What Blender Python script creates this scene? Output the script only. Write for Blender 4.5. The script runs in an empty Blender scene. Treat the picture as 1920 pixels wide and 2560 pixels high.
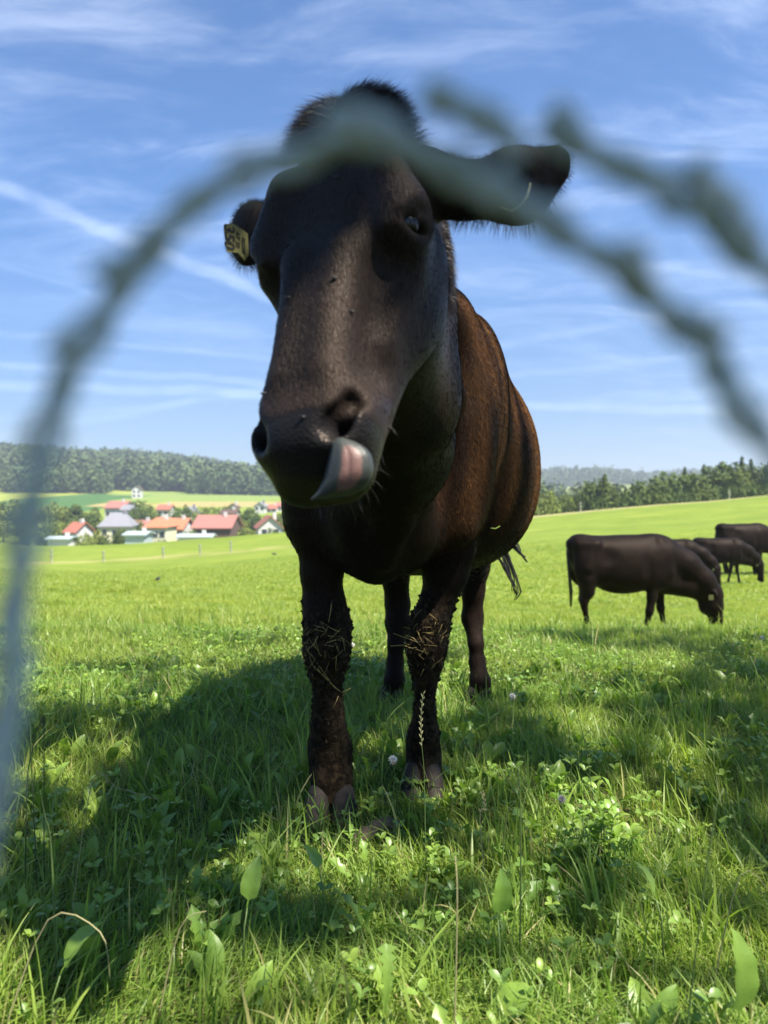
import bpy, math, random
import numpy as np
from mathutils import Vector, Matrix

R = math.radians
rng = np.random.default_rng(7)
random.seed(7)
scene = bpy.context.scene
COL = scene.collection

# ------------------------------------------------------------------ camera, sky, sun, exposure
CAM_Z = 0.8
FPX = 1920.0
PITCH = math.atan(30 / FPX)
cam_data = bpy.data.cameras.new('camera')
cam = bpy.data.objects.new('camera', cam_data)
COL.objects.link(cam)
cam.location = (0, 0, CAM_Z)
cam.rotation_euler = (R(90) - PITCH, 0, 0)
cam_data.sensor_fit = 'VERTICAL'
cam_data.sensor_height = 36
cam_data.sensor_width = 27
cam_data.lens = 27
cam_data.clip_start = 0.01
cam_data.clip_end = 12000
cam_data.dof.use_dof = True
cam_data.dof.focus_distance = 1.85
cam_data.dof.aperture_fstop = 4.2
scene.camera = cam

scene.view_settings.view_transform = 'Standard'
scene.view_settings.look = 'None'
scene.view_settings.gamma = 1
scene.view_settings.exposure = 1.7
scene.render.engine = 'CYCLES'
scene.cycles.use_denoising = True
scene.cycles.max_bounces = 8
scene.cycles.transparent_max_bounces = 8
scene.cycles.sample_clamp_indirect = 6

SUN_EL = R(58)
SUN_H = (0.80, -0.60)
SUN = Vector((SUN_H[0] * math.cos(SUN_EL), SUN_H[1] * math.cos(SUN_EL), math.sin(SUN_EL)))
sun_data = bpy.data.lights.new('sun', 'SUN')
sun_data.energy = 4.0
sun_data.angle = R(0.5)
sun_data.color = (1.0, 0.94, 0.83)
sun = bpy.data.objects.new('sun', sun_data)
COL.objects.link(sun)
sun.rotation_euler = (-SUN).to_track_quat('-Z', 'Y').to_euler()
sun.location = (20, -15, 30)


def P(px, py, d):
    """point seen at pixel (px,py) of the 1920x2560 photograph, at forward distance y=d"""
    fx, up = (px - 960) / FPX, (1280 - py) / FPX
    dy = math.cos(PITCH) + up * math.sin(PITCH)
    dz = -math.sin(PITCH) + up * math.cos(PITCH)
    k = d / dy
    return Vector((fx * k, d, CAM_Z + dz * k))


# ---- node helpers
class NT:
    def __init__(self, tree):
        self.t = tree

    def n(self, typ, **kw):
        nd = self.t.nodes.new(typ)
        ins = kw.pop('ins', {})
        for k, v in kw.items():
            setattr(nd, k, v)
        for k, v in ins.items():
            s = nd.inputs[k]
            if isinstance(v, bpy.types.NodeSocket):
                self.t.links.new(v, s)
            else:
                s.default_value = v
        return nd

    def math(self, op, a, b=None, c=None, clamp=False):
        nd = self.t.nodes.new('ShaderNodeMath')
        nd.operation = op
        nd.use_clamp = clamp
        for i, v in enumerate((a, b, c)):
            if v is None:
                continue
            if isinstance(v, bpy.types.NodeSocket):
                self.t.links.new(v, nd.inputs[i])
            else:
                nd.inputs[i].default_value = v
        return nd.outputs[0]

    def vmath(self, op, a, b=None, out=0):
        nd = self.t.nodes.new('ShaderNodeVectorMath')
        nd.operation = op
        for i, v in enumerate((a, b)):
            if v is None:
                continue
            if isinstance(v, bpy.types.NodeSocket):
                self.t.links.new(v, nd.inputs[i])
            else:
                nd.inputs[i].default_value = v
        return nd.outputs[out]

    def smooth(self, v, lo, hi, a=0.0, b=1.0):
        nd = self.t.nodes.new('ShaderNodeMapRange')
        nd.interpolation_type = 'SMOOTHSTEP'
        self.t.links.new(v, nd.inputs[0])
        for i, q in enumerate((lo, hi, a, b)):
            nd.inputs[i + 1].default_value = q
        return nd.outputs[0]

    def noise(self, vec, scale, detail=4, rough=0.5, dist=0.0, color=False):
        nd = self.n('ShaderNodeTexNoise', ins={'Scale': scale, 'Detail': detail, 'Roughness': rough, 'Distortion': dist})
        if vec is not None:
            self.t.links.new(vec, nd.inputs['Vector'])
        return nd.outputs[1 if color else 0]

    def mapping(self, vec, scale=(1, 1, 1), loc=(0, 0, 0), rot=(0, 0, 0)):
        nd = self.n('ShaderNodeMapping', ins={'Scale': scale, 'Location': loc, 'Rotation': rot})
        self.t.links.new(vec, nd.inputs[0])
        return nd.outputs[0]

    def mix(self, fac, a, b, blend='MIX'):
        nd = self.t.nodes.new('ShaderNodeMix')
        nd.data_type = 'RGBA'
        nd.blend_type = blend
        for k, v in ((0, fac), (6, a), (7, b)):
            s = nd.inputs[k]
            if isinstance(v, bpy.types.NodeSocket):
                self.t.links.new(v, s)
            else:
                s.default_value = v if k == 0 else (*v[:3], 1)
        return nd.outputs[2]

    def link(self, a, b):
        self.t.links.new(a, b)


# ---- world
world = bpy.data.worlds.new('World')
scene.world = world
world.use_nodes = True
wt = NT(world.node_tree)
bg = world.node_tree.nodes['Background']
bg.inputs['Strength'].default_value = 0.100
sky = wt.n('ShaderNodeTexSky')
sky.sky_type = 'NISHITA'
sky.sun_disc = False
sky.sun_elevation = SUN_EL
sky.sun_rotation = math.atan2(SUN_H[0], SUN_H[1])
sky.altitude = 600
sky.air_density = 1.0
sky.dust_density = 0.6
sky.ozone_density = 2.2
tc = wt.n('ShaderNodeTexCoord').outputs['Generated']
dirn = wt.vmath('NORMALIZE', tc)
sep = wt.n('ShaderNodeSeparateXYZ', ins={0: dirn})
dx, dy, dz = sep.outputs
den = wt.math('ADD', wt.math('MAXIMUM', dz, 0.0), 0.16)
cu, cv = wt.math('DIVIDE', dx, den), wt.math('DIVIDE', dy, den)
cuv = wt.n('ShaderNodeCombineXYZ', ins={0: cu, 1: cv, 2: 0.0}).outputs[0]
warp = wt.noise(cuv, 0.9, 3, 0.5, 0.0, True)
cuv2 = wt.vmath('ADD', cuv, wt.vmath('MULTIPLY', wt.vmath('SUBTRACT', warp, (0.5, 0.5, 0.5)), (0.7, 0.7, 0)))
wisp = wt.noise(wt.mapping(cuv2, (0.9, 2.2, 1), (3.1, 0.7, 0), (0, 0, R(-22))), 1.6, 10, 0.66, 0.25)
big = wt.noise(wt.mapping(cuv, (1, 1, 1), (5.3, 2.2, 1.0)), 0.75, 2, 0.5)
# low streaks near the horizon
streak = wt.noise(wt.mapping(dirn, (1.6, 1.6, 26), (0.3, 0, 0)), 2.2, 6, 0.6, 0.25)
cl = wt.math('MULTIPLY', wt.smooth(wisp, 0.42, 0.86), wt.smooth(big, 0.36, 0.62))


def lobe(px, py, lo, hi):
    """soft region of the sky round one direction"""
    v = (P(px, py, 10) - Vector((0, 0, CAM_Z))).normalized()
    return wt.smooth(wt.vmath('DOT_PRODUCT', dirn, tuple(v), out=1), math.cos(R(lo)), math.cos(R(hi)))


reg = wt.math('MAXIMUM', lobe(1900, 330, 24, 4), lobe(520, 40, 26, 6))
reg = wt.math('MAXIMUM', reg, wt.math('MULTIPLY', lobe(1450, 260, 22, 4), 0.7))
wisp2 = wt.smooth(wisp, 0.40, 0.78)
cl = wt.math('MAXIMUM', wt.math('MULTIPLY', cl, 0.06), wt.math('MULTIPLY', wisp2, wt.math('MULTIPLY', reg, 0.62)))
low = wt.math('MULTIPLY', wt.smooth(streak, 0.5, 0.78), wt.math('MULTIPLY', wt.smooth(dz, 0.02, 0.08), wt.smooth(dz, 0.34, 0.14)))
cl = wt.math('ADD', cl, wt.math('MULTIPLY', low, 0.055))


def contrail(p1, p2, w, amp, fade):
    a = P(*p1, 10) - Vector((0, 0, CAM_Z))
    b = P(*p2, 10) - Vector((0, 0, CAM_Z))
    nrm = a.cross(b).normalized()
    dd = wt.vmath('DOT_PRODUCT', dirn, tuple(nrm), out=1)
    wob = wt.math('MULTIPLY', wt.math('SUBTRACT', wt.noise(dirn, 14, 3), 0.5), w * 1.6)
    dd = wt.math('ABSOLUTE', wt.math('ADD', dd, wob))
    band = wt.smooth(dd, w, w * 0.15)
    bn = wt.smooth(wt.noise(dirn, 22, 4), 0.25, 0.6, 0.45, 1.0)
    return wt.math('MULTIPLY', wt.math('MULTIPLY', band, bn), wt.math('MULTIPLY', amp, wt.smooth(dx, fade[1], fade[0])))


cl = wt.math('ADD', cl, contrail((0, 470), (650, 735), 0.013, 0.36, (-0.20, -0.05)))
cl = wt.math('ADD', cl, contrail((0, 660), (230, 735), 0.006, 0.08, (-0.34, -0.24)))
cl = wt.math('ADD', cl, contrail((0, 830), (700, 900), 0.006, 0.13, (-0.12, 0.0)))
cl = wt.math('ADD', cl, contrail((0, 910), (700, 960), 0.007, 0.20, (-0.12, 0.0)))
cl = wt.math('ADD', cl, contrail((1340, 1012), (1800, 1030), 0.009, 0.26, (0.5, 0.6)))
cl = wt.math('ADD', cl, contrail((1290, 935), (1520, 915), 0.006, 0.10, (0.27, 0.31)))
cl = wt.math('ADD', cl, contrail((1400, 835), (1620, 795), 0.008, 0.12, (0.28, 0.35)))
cl = wt.math('MULTIPLY', cl, wt.smooth(dz, 0.0, 0.03))
cloud_add = wt.vmath('MULTIPLY', wt.n('ShaderNodeCombineXYZ', ins={0: cl, 1: cl, 2: cl}).outputs[0], (2.1, 2.1, 2.0))
low_t = wt.smooth(dz, 0.42, 0.0)
ltint = wt.n('ShaderNodeMix', data_type='VECTOR', ins={0: low_t, 4: (0.300, 0.472, 0.64), 5: (0.265, 0.325, 0.43)}).outputs[1]
tint = wt.vmath('MULTIPLY', sky.outputs[0], ltint)
wt.link(wt.vmath('ADD', tint, cloud_add), bg.inputs['Color'])


# ------------------------------------------------------------------ object helpers
def tag(o, label=None, cat=None, group=None, kind=None):
    if label: o['label'] = label
    if cat: o['category'] = cat
    if group: o['group'] = group
    if kind: o['kind'] = kind
    return o


def empty(name, loc=(0, 0, 0), rz=0.0, parent=None):
    o = bpy.data.objects.new(name, None)
    COL.objects.link(o)
    o.location = loc
    o.rotation_euler = (0, 0, rz)
    o.empty_display_size = 0.1
    if parent: o.parent = parent
    return o


def np_mesh(name, verts, quads=None, tris=None, smooth=True):
    me = bpy.data.meshes.new(name)
    verts = np.asarray(verts, np.float32).reshape(-1, 3)
    nq = 0 if quads is None else len(quads)
    nt = 0 if tris is None else len(tris)
    me.vertices.add(len(verts))
    me.vertices.foreach_set('co', verts.ravel())
    loops = []
    if nq: loops.append(np.asarray(quads, np.int32).ravel())
    if nt: loops.append(np.asarray(tris, np.int32).ravel())
    loops = np.concatenate(loops)
    me.loops.add(len(loops))
    me.loops.foreach_set('vertex_index', loops)
    starts = np.concatenate([np.arange(nq) * 4, nq * 4 + np.arange(nt) * 3]).astype(np.int32)
    me.polygons.add(nq + nt)
    me.polygons.foreach_set('loop_start', starts)
    me.polygons.foreach_set('use_smooth', np.full(nq + nt, smooth))
    me.update(calc_edges=True)
    return me


def obj(name, me, mat=None, parent=None, loc=None):
    o = bpy.data.objects.new(name, me)
    COL.objects.link(o)
    if mat is not None:
        for m_ in (mat if isinstance(mat, (list, tuple)) else [mat]):
            me.materials.append(m_)
    if parent is not None: o.parent = parent
    if loc is not None: o.location = loc
    return o


def set_attr(me, name, vals, dom='POINT'):
    a = me.attributes.new(name, 'FLOAT', dom)
    a.data.foreach_set('value', np.asarray(vals, np.float32))


class MB:
    """collects simple shapes into one mesh"""
    def __init__(self):
        self.v, self.f, self.mi = [], [], []

    def add(self, vs, fs, mi=0):
        o = len(self.v)
        self.v += [tuple(p) for p in vs]
        self.f += [tuple(i + o for i in f) for f in fs]
        self.mi += [mi] * len(fs)

    def box(self, lo, hi, mi=0, M=None):
        x0, y0, z0 = lo; x1, y1, z1 = hi
        vs = [(x0, y0, z0), (x1, y0, z0), (x1, y1, z0), (x0, y1, z0), (x0, y0, z1), (x1, y0, z1), (x1, y1, z1), (x0, y1, z1)]
        if M: vs = [M @ Vector(q) for q in vs]
        self.add(vs, [(0, 3, 2, 1), (4, 5, 6, 7), (0, 1, 5, 4), (1, 2, 6, 5), (2, 3, 7, 6), (3, 0, 4, 7)], mi)

    def tube(self, pts, rad, seg=8, mi=0, cap=True, flat=1.0):
        pts = [Vector(p) for p in pts]
        n = len(pts)
        if not isinstance(rad, (list, tuple, np.ndarray)): rad = [rad] * n
        up = Vector((0.13, 0.27, 1)).normalized()
        vs, fs = [], []
        t = (pts[1] - pts[0]).normalized()
        a = t.cross(up)
        if a.length < 1e-3: a = t.cross(Vector((1, 0, 0)))
        a.normalize()
        for i in range(n):
            t = (pts[min(i + 1, n - 1)] - pts[max(i - 1, 0)]).normalized()
            a = (a - t * a.dot(t)).normalized()
            b = t.cross(a)
            for k in range(seg):
                th = 2 * math.pi * k / seg
                vs.append(pts[i] + a * (math.cos(th) * rad[i]) + b * (math.sin(th) * rad[i] * flat))
        for i in range(n - 1):
            for k in range(seg):
                k2 = (k + 1) % seg
                fs.append((i * seg + k, i * seg + k2, (i + 1) * seg + k2, (i + 1) * seg + k))
        if cap:
            fs.append(tuple(range(seg - 1, -1, -1)))
            fs.append(tuple((n - 1) * seg + k for k in range(seg)))
        self.add(vs, fs, mi)

    def build(self, name, mat, parent=None, smooth=False, loc=None):
        me = bpy.data.meshes.new(name)
        me.from_pydata(self.v, [], self.f)
        me.update()
        o = obj(name, me, mat, parent, loc)
        me.polygons.foreach_set('material_index', self.mi)
        me.polygons.foreach_set('use_smooth', [smooth] * len(self.f))
        return o


def mat_new(name):
    m = bpy.data.materials.new(name)
    m.use_nodes = True
    t = NT(m.node_tree)
    b = m.node_tree.nodes['Principled BSDF']
    return m, t, b


def simple_mat(name, col, rough=0.7, var=0.25, scale=8.0, bump=0.0, spec=0.5, coord='Object'):
    m, t, b = mat_new(name)
    c = t.n('ShaderNodeTexCoord').outputs[coord]
    nz = t.noise(c, scale, 5, 0.6)
    lo = tuple(x * (1 - var) for x in col)
    hi = tuple(min(1, x * (1 + var)) for x in col)
    t.link(t.mix(nz, lo, hi), b.inputs['Base Color'])
    b.inputs['Roughness'].default_value = rough
    b.inputs['Specular IOR Level'].default_value = spec
    if bump:
        bp = t.n('ShaderNodeBump', ins={'Height': t.noise(c, scale * 3, 5, 0.6), 'Strength': 1.0, 'Distance': bump})
        t.link(bp.outputs[0], b.inputs['Normal'])
    return m


# ------------------------------------------------------------------ terrain
ST_Y = np.array([-60, -3, 3.6, 4.5, 7, 10, 16, 23, 40, 60, 80, 110, 150, 200, 300, 430, 520, 900, 1500, 4000, 9000], float)
ST_L = np.array([1.2, 0, 0, -.02, -.28, -.62, -1.05, -1.6, -2.9, -4.1, -4.0, -9.0, -10.5, -9.8, -4.5, 2.5, 6, 38, 60, 40, 0], float)
ST_M = np.array([1.2, 0, 0, -.02, -.35, -.75, -1.15, -1.6, -2.3, -2.7, -2.3, -5.0, -8.0, -9.0, -4.5, 1.5, 3, 26, 50, 40, 0], float)
ST_R = np.array([1.2, 0, 0, -.02, -.48, -.98, -1.42, -1.6, -1.3, -0.5, 0.75, -.5, -4.0, -9.0, -10, -8, -6, 12, 48, 40, 0], float)


def pchip(x, xs, ys):
    x = np.clip(x, xs[0], xs[-1])
    h = np.diff(xs); dl = np.diff(ys) / h
    m = np.zeros_like(ys)
    m[0], m[-1] = dl[0], dl[-1]
    w1 = 2 * h[1:] + h[:-1]; w2 = h[1:] + 2 * h[:-1]
    same = dl[:-1] * dl[1:] > 0
    with np.errstate(divide='ignore', invalid='ignore'):
        mm = (w1 + w2) / (w1 / dl[:-1] + w2 / dl[1:])
    m[1:-1] = np.where(same, mm, 0)
    i = np.clip(np.searchsorted(xs, x) - 1, 0, len(xs) - 2)
    t = (x - xs[i]) / h[i]
    return (ys[i] * (1 + 2 * t) * (1 - t) ** 2 + h[i] * m[i] * t * (1 - t) ** 2
            + ys[i + 1] * t * t * (3 - 2 * t) + h[i] * m[i + 1] * t * t * (t - 1))


def gz(x, y):
    """ground height"""
    x = np.asarray(x, float); y = np.asarray(y, float)
    u = np.clip(x / np.maximum(y, 6.0), -1.0, 1.0)
    s = np.clip((u + 0.45) / 0.45, 0, 1); s = s * s * (3 - 2 * s)
    r = np.clip(u / (0.24 + 0.18 * np.clip((y - 15) / 45, 0, 1)), 0, 1.6); r = np.where(r < 1, r * r * (3 - 2 * r) * .5 + r * .5, np.where(y < 40, 1, r))
    zl, zm, zr = pchip(y, ST_Y, ST_L), pchip(y, ST_Y, ST_M), pchip(y, ST_Y, ST_R)
    z = zl * (1 - s) + zm * s
    z = z + (zr - zm) * np.where(u > 0, r, 0)
    z = z + np.clip((y - 540) / 320, 0, 1) * np.clip((2600 - y) / 1200, 0, 1) * (-(np.clip(u, -.56, -.10) + .33)) * 62
    z = z + np.clip((y - 700) / 300, 0, 1) * np.clip((3000 - y) / 1200, 0, 1) * 5.0 * np.sin(x * .021 + .6)
    amp = np.clip(y / 30, 0.0, 1) * 0.06 * np.clip(y / 12, 1, 14) * np.clip((260 - y) / 120, .25, 1)
    amp = np.where((y > 45) & (y < 95), amp * .35, amp)
    z = z + amp * (np.sin(x * .31 / np.clip(y / 30, 1, 20) + 1.3) * np.cos(y * .23 / np.clip(y / 30, 1, 20)) )
    z = z + 0.012 * np.sin(x * 3.1 + y * 1.7) * np.sin(y * 2.3 - x * 1.1) * np.clip((y + 2) / 3, 0, 1)
    return z


def gp(x, y, dz=0.0):
    return Vector((x, y, float(gz(x, y)) + dz))
# ------------------------------------------------------------------ ground sheet
def grass_colour(t, c, far=True):
    n1 = t.noise(c, 0.16, 4, 0.6)
    n2 = t.noise(c, 1.3, 5, 0.65)
    n3 = t.noise(t.mapping(c, (0.6, 2.0, 1)), 0.5, 4, 0.6)
    col = t.mix(t.smooth(n1, 0.35, 0.65), (0.135, 0.190, 0.022), (0.185, 0.238, 0.030))
    col = t.mix(t.smooth(n2, 0.38, 0.68, 0, 0.5), col, (0.095, 0.160, 0.018))
    col = t.mix(t.smooth(n3, 0.45, 0.7, 0, 0.55), col, (0.260, 0.285, 0.050))
    return col


gm, t, b = mat_new('meadow_ground')
geo = t.n('ShaderNodeNewGeometry')
pos = geo.outputs['Position']
sp = t.n('ShaderNodeSeparateXYZ', ins={0: pos})
col = grass_colour(t, pos)
# soil and old stems between the near blades
soil = t.mix(t.noise(pos, 30, 5), (0.035, 0.055, 0.012), (0.110, 0.105, 0.040))
col = t.mix(t.smooth(sp.outputs[1], 11, 4.5), col, soil)
# pale dry strip along the far fence lines
strip = t.math('MULTIPLY', t.smooth(t.math('ABSOLUTE', t.math('SUBTRACT', sp.outputs[1], 61)), 3.5, 1.0), t.smooth(t.noise(t.mapping(pos, (.12, .3, 1)), 1.6, 4), 0.42, 0.6))
strip = t.math('MULTIPLY', strip, t.smooth(sp.outputs[0], -6, -10))
col = t.mix(t.math('MULTIPLY', strip, .5), col, (0.36, 0.31, 0.13))
rstrip = t.math('MULTIPLY', t.smooth(t.math('ABSOLUTE', t.math('SUBTRACT', sp.outputs[1], 79)), 3.0, 1.2), t.smooth(sp.outputs[0], 12, 15))
col = t.mix(t.math('MULTIPLY', rstrip, .85), col, (0.38, 0.31, 0.16))
# fields of the valley and the hillside
fld = t.n('ShaderNodeTexVoronoi', ins={'Scale': 0.006, 'Vector': t.mapping(pos, (1, .6, 1), (140, 60, 0))})
fcol = t.mix(t.n('ShaderNodeSeparateColor', ins={0: fld.outputs['Color']}).outputs[0], (0.13, 0.20, 0.025), (0.27, 0.30, 0.05))
col = t.mix(t.smooth(sp.outputs[1], 95, 120), col, fcol)


def patch(x0, x1, y0, y1, c, col):
    m_ = t.math('MULTIPLY', t.smooth(sp.outputs[0], x0 - 3, x0 + 3), t.smooth(sp.outputs[0], x1 + 3, x1 - 3))
    m2 = t.math('MULTIPLY', t.smooth(sp.outputs[1], y0 - 4, y0 + 4), t.smooth(sp.outputs[1], y1 + 4, y1 - 4))
    return t.mix(t.math('MULTIPLY', m_, m2), col, c)


col = patch(-190, -122, 300, 500, (0.055, 0.125, 0.03), col)
col = patch(-170, -60, 385, 560, (0.185, 0.245, 0.055), col)
col = patch(-172, -140, 380, 470, (0.055, 0.125, 0.03), col)
col = patch(-108, -52, 345, 384, (0.34, 0.26, 0.10), col)
col = patch(-135, -112, 345, 372, (0.34, 0.26, 0.10), col)
t.link(col, b.inputs['Base Color'])
b.inputs['Roughness'].default_value = 0.9
b.inputs['Specular IOR Level'].default_value = 0.15
bp = t.n('ShaderNodeBump', ins={'Height': t.noise(pos, 6, 6, 0.7), 'Strength': 1.0, 'Distance': 0.05})
t.link(bp.outputs[0], b.inputs['Normal'])

ys = np.concatenate([np.linspace(-40, -3, 14), np.linspace(-2.6, 12, 110), np.geomspace(12.3, 130, 130), np.geomspace(133, 9000, 110)])
us = np.concatenate([np.linspace(-1.6, -.72, 12), np.linspace(-.7, .7, 150), np.linspace(.72, 1.6, 12)])
YY, UU = np.meshgrid(ys, us, indexing='ij')
WW = np.maximum(np.abs(YY), 14.0)
XX = UU * WW
ZZ = gz(XX, YY)
vv = np.stack([XX, YY, ZZ], -1).reshape(-1, 3)
ny, nx = len(ys), len(us)
ii = np.arange(ny * nx).reshape(ny, nx)
qq = np.stack([ii[:-1, :-1], ii[:-1, 1:], ii[1:, 1:], ii[1:, :-1]], -1).reshape(-1, 4)
ground = obj('ground', np_mesh('ground', vv, qq), gm)
tag(ground, kind='structure')


# ------------------------------------------------------------------ grass
def leaf_mat(name, dark, mid, dry, transl=0.45, rough=0.45, vein=False):
    m = bpy.data.materials.new(name)
    m.use_nodes = True
    t = NT(m.node_tree)
    for nd in list(m.node_tree.nodes):
        m.node_tree.nodes.remove(nd)
    out = t.n('ShaderNodeOutputMaterial')
    at = t.n('ShaderNodeAttribute', attribute_name='tint').outputs['Fac']
    ramp = t.n('ShaderNodeValToRGB')
    el = ramp.color_ramp.elements
    el[0].position = 0.0; el[0].color = (*dark, 1)
    el[1].position = 0.62; el[1].color = (*mid, 1)
    e = el.new(0.86); e.color = (mid[0] * 1.35, mid[1] * 1.15, mid[2] * 1.2, 1)
    e = el.new(0.93); e.color = (*dry, 1)
    t.link(at, ramp.inputs[0])
    pos = t.n('ShaderNodeNewGeometry').outputs['Position']
    col = t.mix(t.smooth(t.noise(pos, 1.6, 3), 0.35, 0.65, 0, 0.45), ramp.outputs[0], (mid[0] * 1.35, mid[1] * 1.05, mid[2]))
    if vein:
        col = t.mix(t.smooth(t.noise(pos, 260, 3), 0.5, 0.75, 0, .35), col, tuple(x * .55 for x in mid))
    pr = t.n('ShaderNodeBsdfPrincipled', ins={'Base Color': col, 'Roughness': rough, 'Specular IOR Level': 0.5})
    tcol = t.mix(1.0, col, (1.15, 1.25, 0.6), 'MULTIPLY')
    tr = t.n('ShaderNodeBsdfTranslucent', ins={'Color': tcol})
    mx = t.n('ShaderNodeMixShader', ins={0: transl, 1: pr.outputs[0], 2: tr.outputs[0]})
    t.link(mx.outputs[0], out.inputs[0])
    return m


grass_mat = leaf_mat('grass_blade', (0.105, 0.190, 0.034), (0.245, 0.370, 0.062), (0.46, 0.40, 0.18))
far_grass_mat = leaf_mat('pasture_blade', (0.165, 0.258, 0.034), (0.270, 0.355, 0.055), (0.36, 0.36, 0.09))
herb_mat = leaf_mat('herb_leaf', (0.090, 0.185, 0.042), (0.210, 0.345, 0.058), (0.16, 0.22, 0.04), 0.35, 0.38, True)


def blades(x, y, h, w, lean, az, tint, seg=3, z0=None, curl=1.0):
    """curved tapered strips; returns verts, quads, tris, per-vertex tint"""
    n = len(x)
    z = gz(x, y) - 0.004 if z0 is None else z0
    ca, sa = np.cos(az), np.sin(az)
    faz = az + rng.uniform(-1.2, 1.2, n) + math.pi / 2
    wx, wy = np.cos(faz), np.sin(faz)
    V = np.zeros((n, seg * 2 + 1, 3), np.float32)
    for k in range(seg + 1):
        s = k / seg
        off = lean * h * (s ** (1 + curl))
        hz = h * s * (1 - 0.35 * lean * lean * s)
        cx, cy, cz = x + ca * off, y + sa * off, z + np.maximum(hz, -0.01)
        ww = w * (1 - s) ** 0.6 * .5 if k else w * .38
        if k < seg:
            V[:, 2 * k] = np.stack([cx - wx * ww, cy - wy * ww, cz], -1)
            V[:, 2 * k + 1] = np.stack([cx + wx * ww, cy + wy * ww, cz], -1)
        else:
            V[:, 2 * seg] = np.stack([cx, cy, cz], -1)
    m = seg * 2 + 1
    base = (np.arange(n) * m)[:, None]
    q = [base + np.array([[2 * k, 2 * k + 1, 2 * k + 3, 2 * k + 2]]) for k in range(seg - 1)]
    q = np.concatenate(q, 0) if q else None
    tr = base + np.array([[2 * seg - 2, 2 * seg - 1, 2 * seg]])
    return V.reshape(-1, 3), q, tr, np.repeat(tint, m)


def smooth_noise(x, y, s, seed=0):
    r = np.random.default_rng(seed)
    out = np.zeros_like(x)
    for _ in range(7):
        a = r.uniform(0, 2 * math.pi); f = s * r.uniform(.5, 1.8); ph = r.uniform(0, 6.28)
        out += np.sin((x * math.cos(a) + y * math.sin(a)) * f + ph)
    return out / 7 * 1.6


def in_hoof(x, y):
    k = np.zeros(len(x), bool)
    for hx, hy, r in HOOVES:
        k |= (x - hx) ** 2 + (y - hy) ** 2 < r * r
    return k


HOOVES = [(-0.135, 1.94, .062), (0.105, 2.10, .055), (0.03, 3.0, .06), (0.365, 3.0, .06)]


def grass_zone(name, d0, d1, dens, hh, ww, seg, mat, label, slope=0.56, margin=0.5, hvar=.55, seed=1, lean=(.2, 1.5)):
    r = np.random.default_rng(seed)
    area = (slope * (d1 ** 2 - d0 ** 2) + 2 * margin * (d1 - d0))
    n = int(area * dens)
    y = np.sqrt(r.uniform(d0 ** 2, d1 ** 2, n))
    x = r.uniform(-1, 1, n) * (slope * y + margin)
    # clumping
    nt = max(n // 14, 1)
    ci = r.integers(0, nt, n)
    k = r.random(n) < 0.6
    x = np.where(k, x[ci] + r.normal(0, .018 * (1 + y / 8), n), x)
    y = np.where(k, y[ci] + r.normal(0, .018 * (1 + y / 8), n), y)
    ok = ~in_hoof(x, y) & (y > d0 * .9)
    x, y = x[ok], y[ok]; n = len(x)
    if d1 > 30:
        ok = r.random(n) < np.clip((d1 - y) / 22, 0, 1)
        x, y = x[ok], y[ok]; n = len(x)
    cn = smooth_noise(x, y, 5.0 / (1 + d0 * .15), seed) * .5 + smooth_noise(x, y, 17.0 / (1 + d0 * .2), seed + 5) * .5
    h = hh * (1 + hvar * cn) * r.uniform(.45, 1.35, n)
    w = ww * r.uniform(.6, 1.5, n)
    az = r.uniform(0, 6.283, n) * .7 + smooth_noise(x, y, 3.0, seed + 9) * 2.5
    ln = r.uniform(lean[0], lean[1], n) ** 1.2
    tint = np.clip(r.beta(2.2, 2.2, n) * .8 + .12 * smooth_noise(x, y, 4, seed + 3), 0, .9)
    dry = r.random(n) < 0.065
    tint = np.where(dry, 1.0, tint)
    return blades(x, y, h, w, ln, az, tint, seg)


def build_strips(name, parts, mat, parent=None):
    vs, qs, ts, tt = [], [], [], []
    off = 0
    for v, q, tr, ti in parts:
        vs.append(v)
        if q is not None: qs.append(q + off)
        ts.append(tr + off)
        tt.append(ti)
        off += len(v)
    me = np_mesh(name, np.concatenate(vs), np.concatenate(qs) if qs else None, np.concatenate(ts))
    set_attr(me, 'tint', np.concatenate(tt))
    return obj(name, me, mat, parent)


near = [grass_zone('a', .55, 1.7, 15000, .070, .0038, 4, None, None, seed=1),
        grass_zone('b', 1.7, 3.2, 12000, .058, .0038, 3, None, None, seed=2),
        grass_zone('c', 3.2, 5.2, 6000, .056, .0050, 3, None, None, seed=3),
        grass_zone('d', .6, 3.2, 800, .115, .0060, 5, None, None, seed=4, lean=(.1, .9)),
        grass_zone('e', 3.2, 6.0, 140, .13, .0060, 4, None, None, seed=14, lean=(.1, .9))]
g1 = build_strips('meadow_grass', near, grass_mat)
tag(g1, 'green meadow grass thick around the hooves of the big cow', 'grass', kind='stuff')
far = [grass_zone('f', 5.2, 9.0, 3000, .065, .0075, 2, None, None, seed=5),
       grass_zone('g', 9.0, 17, 1100, .075, .0120, 2, None, None, seed=6),
       grass_zone('h', 17, 48, 330, .070, .024, 2, None, None, seed=7)]
g2 = build_strips('pasture_grass', far, far_grass_mat)
tag(g2, 'short sunlit pasture grass under the grazing cows', 'grass', kind='stuff')


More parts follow.
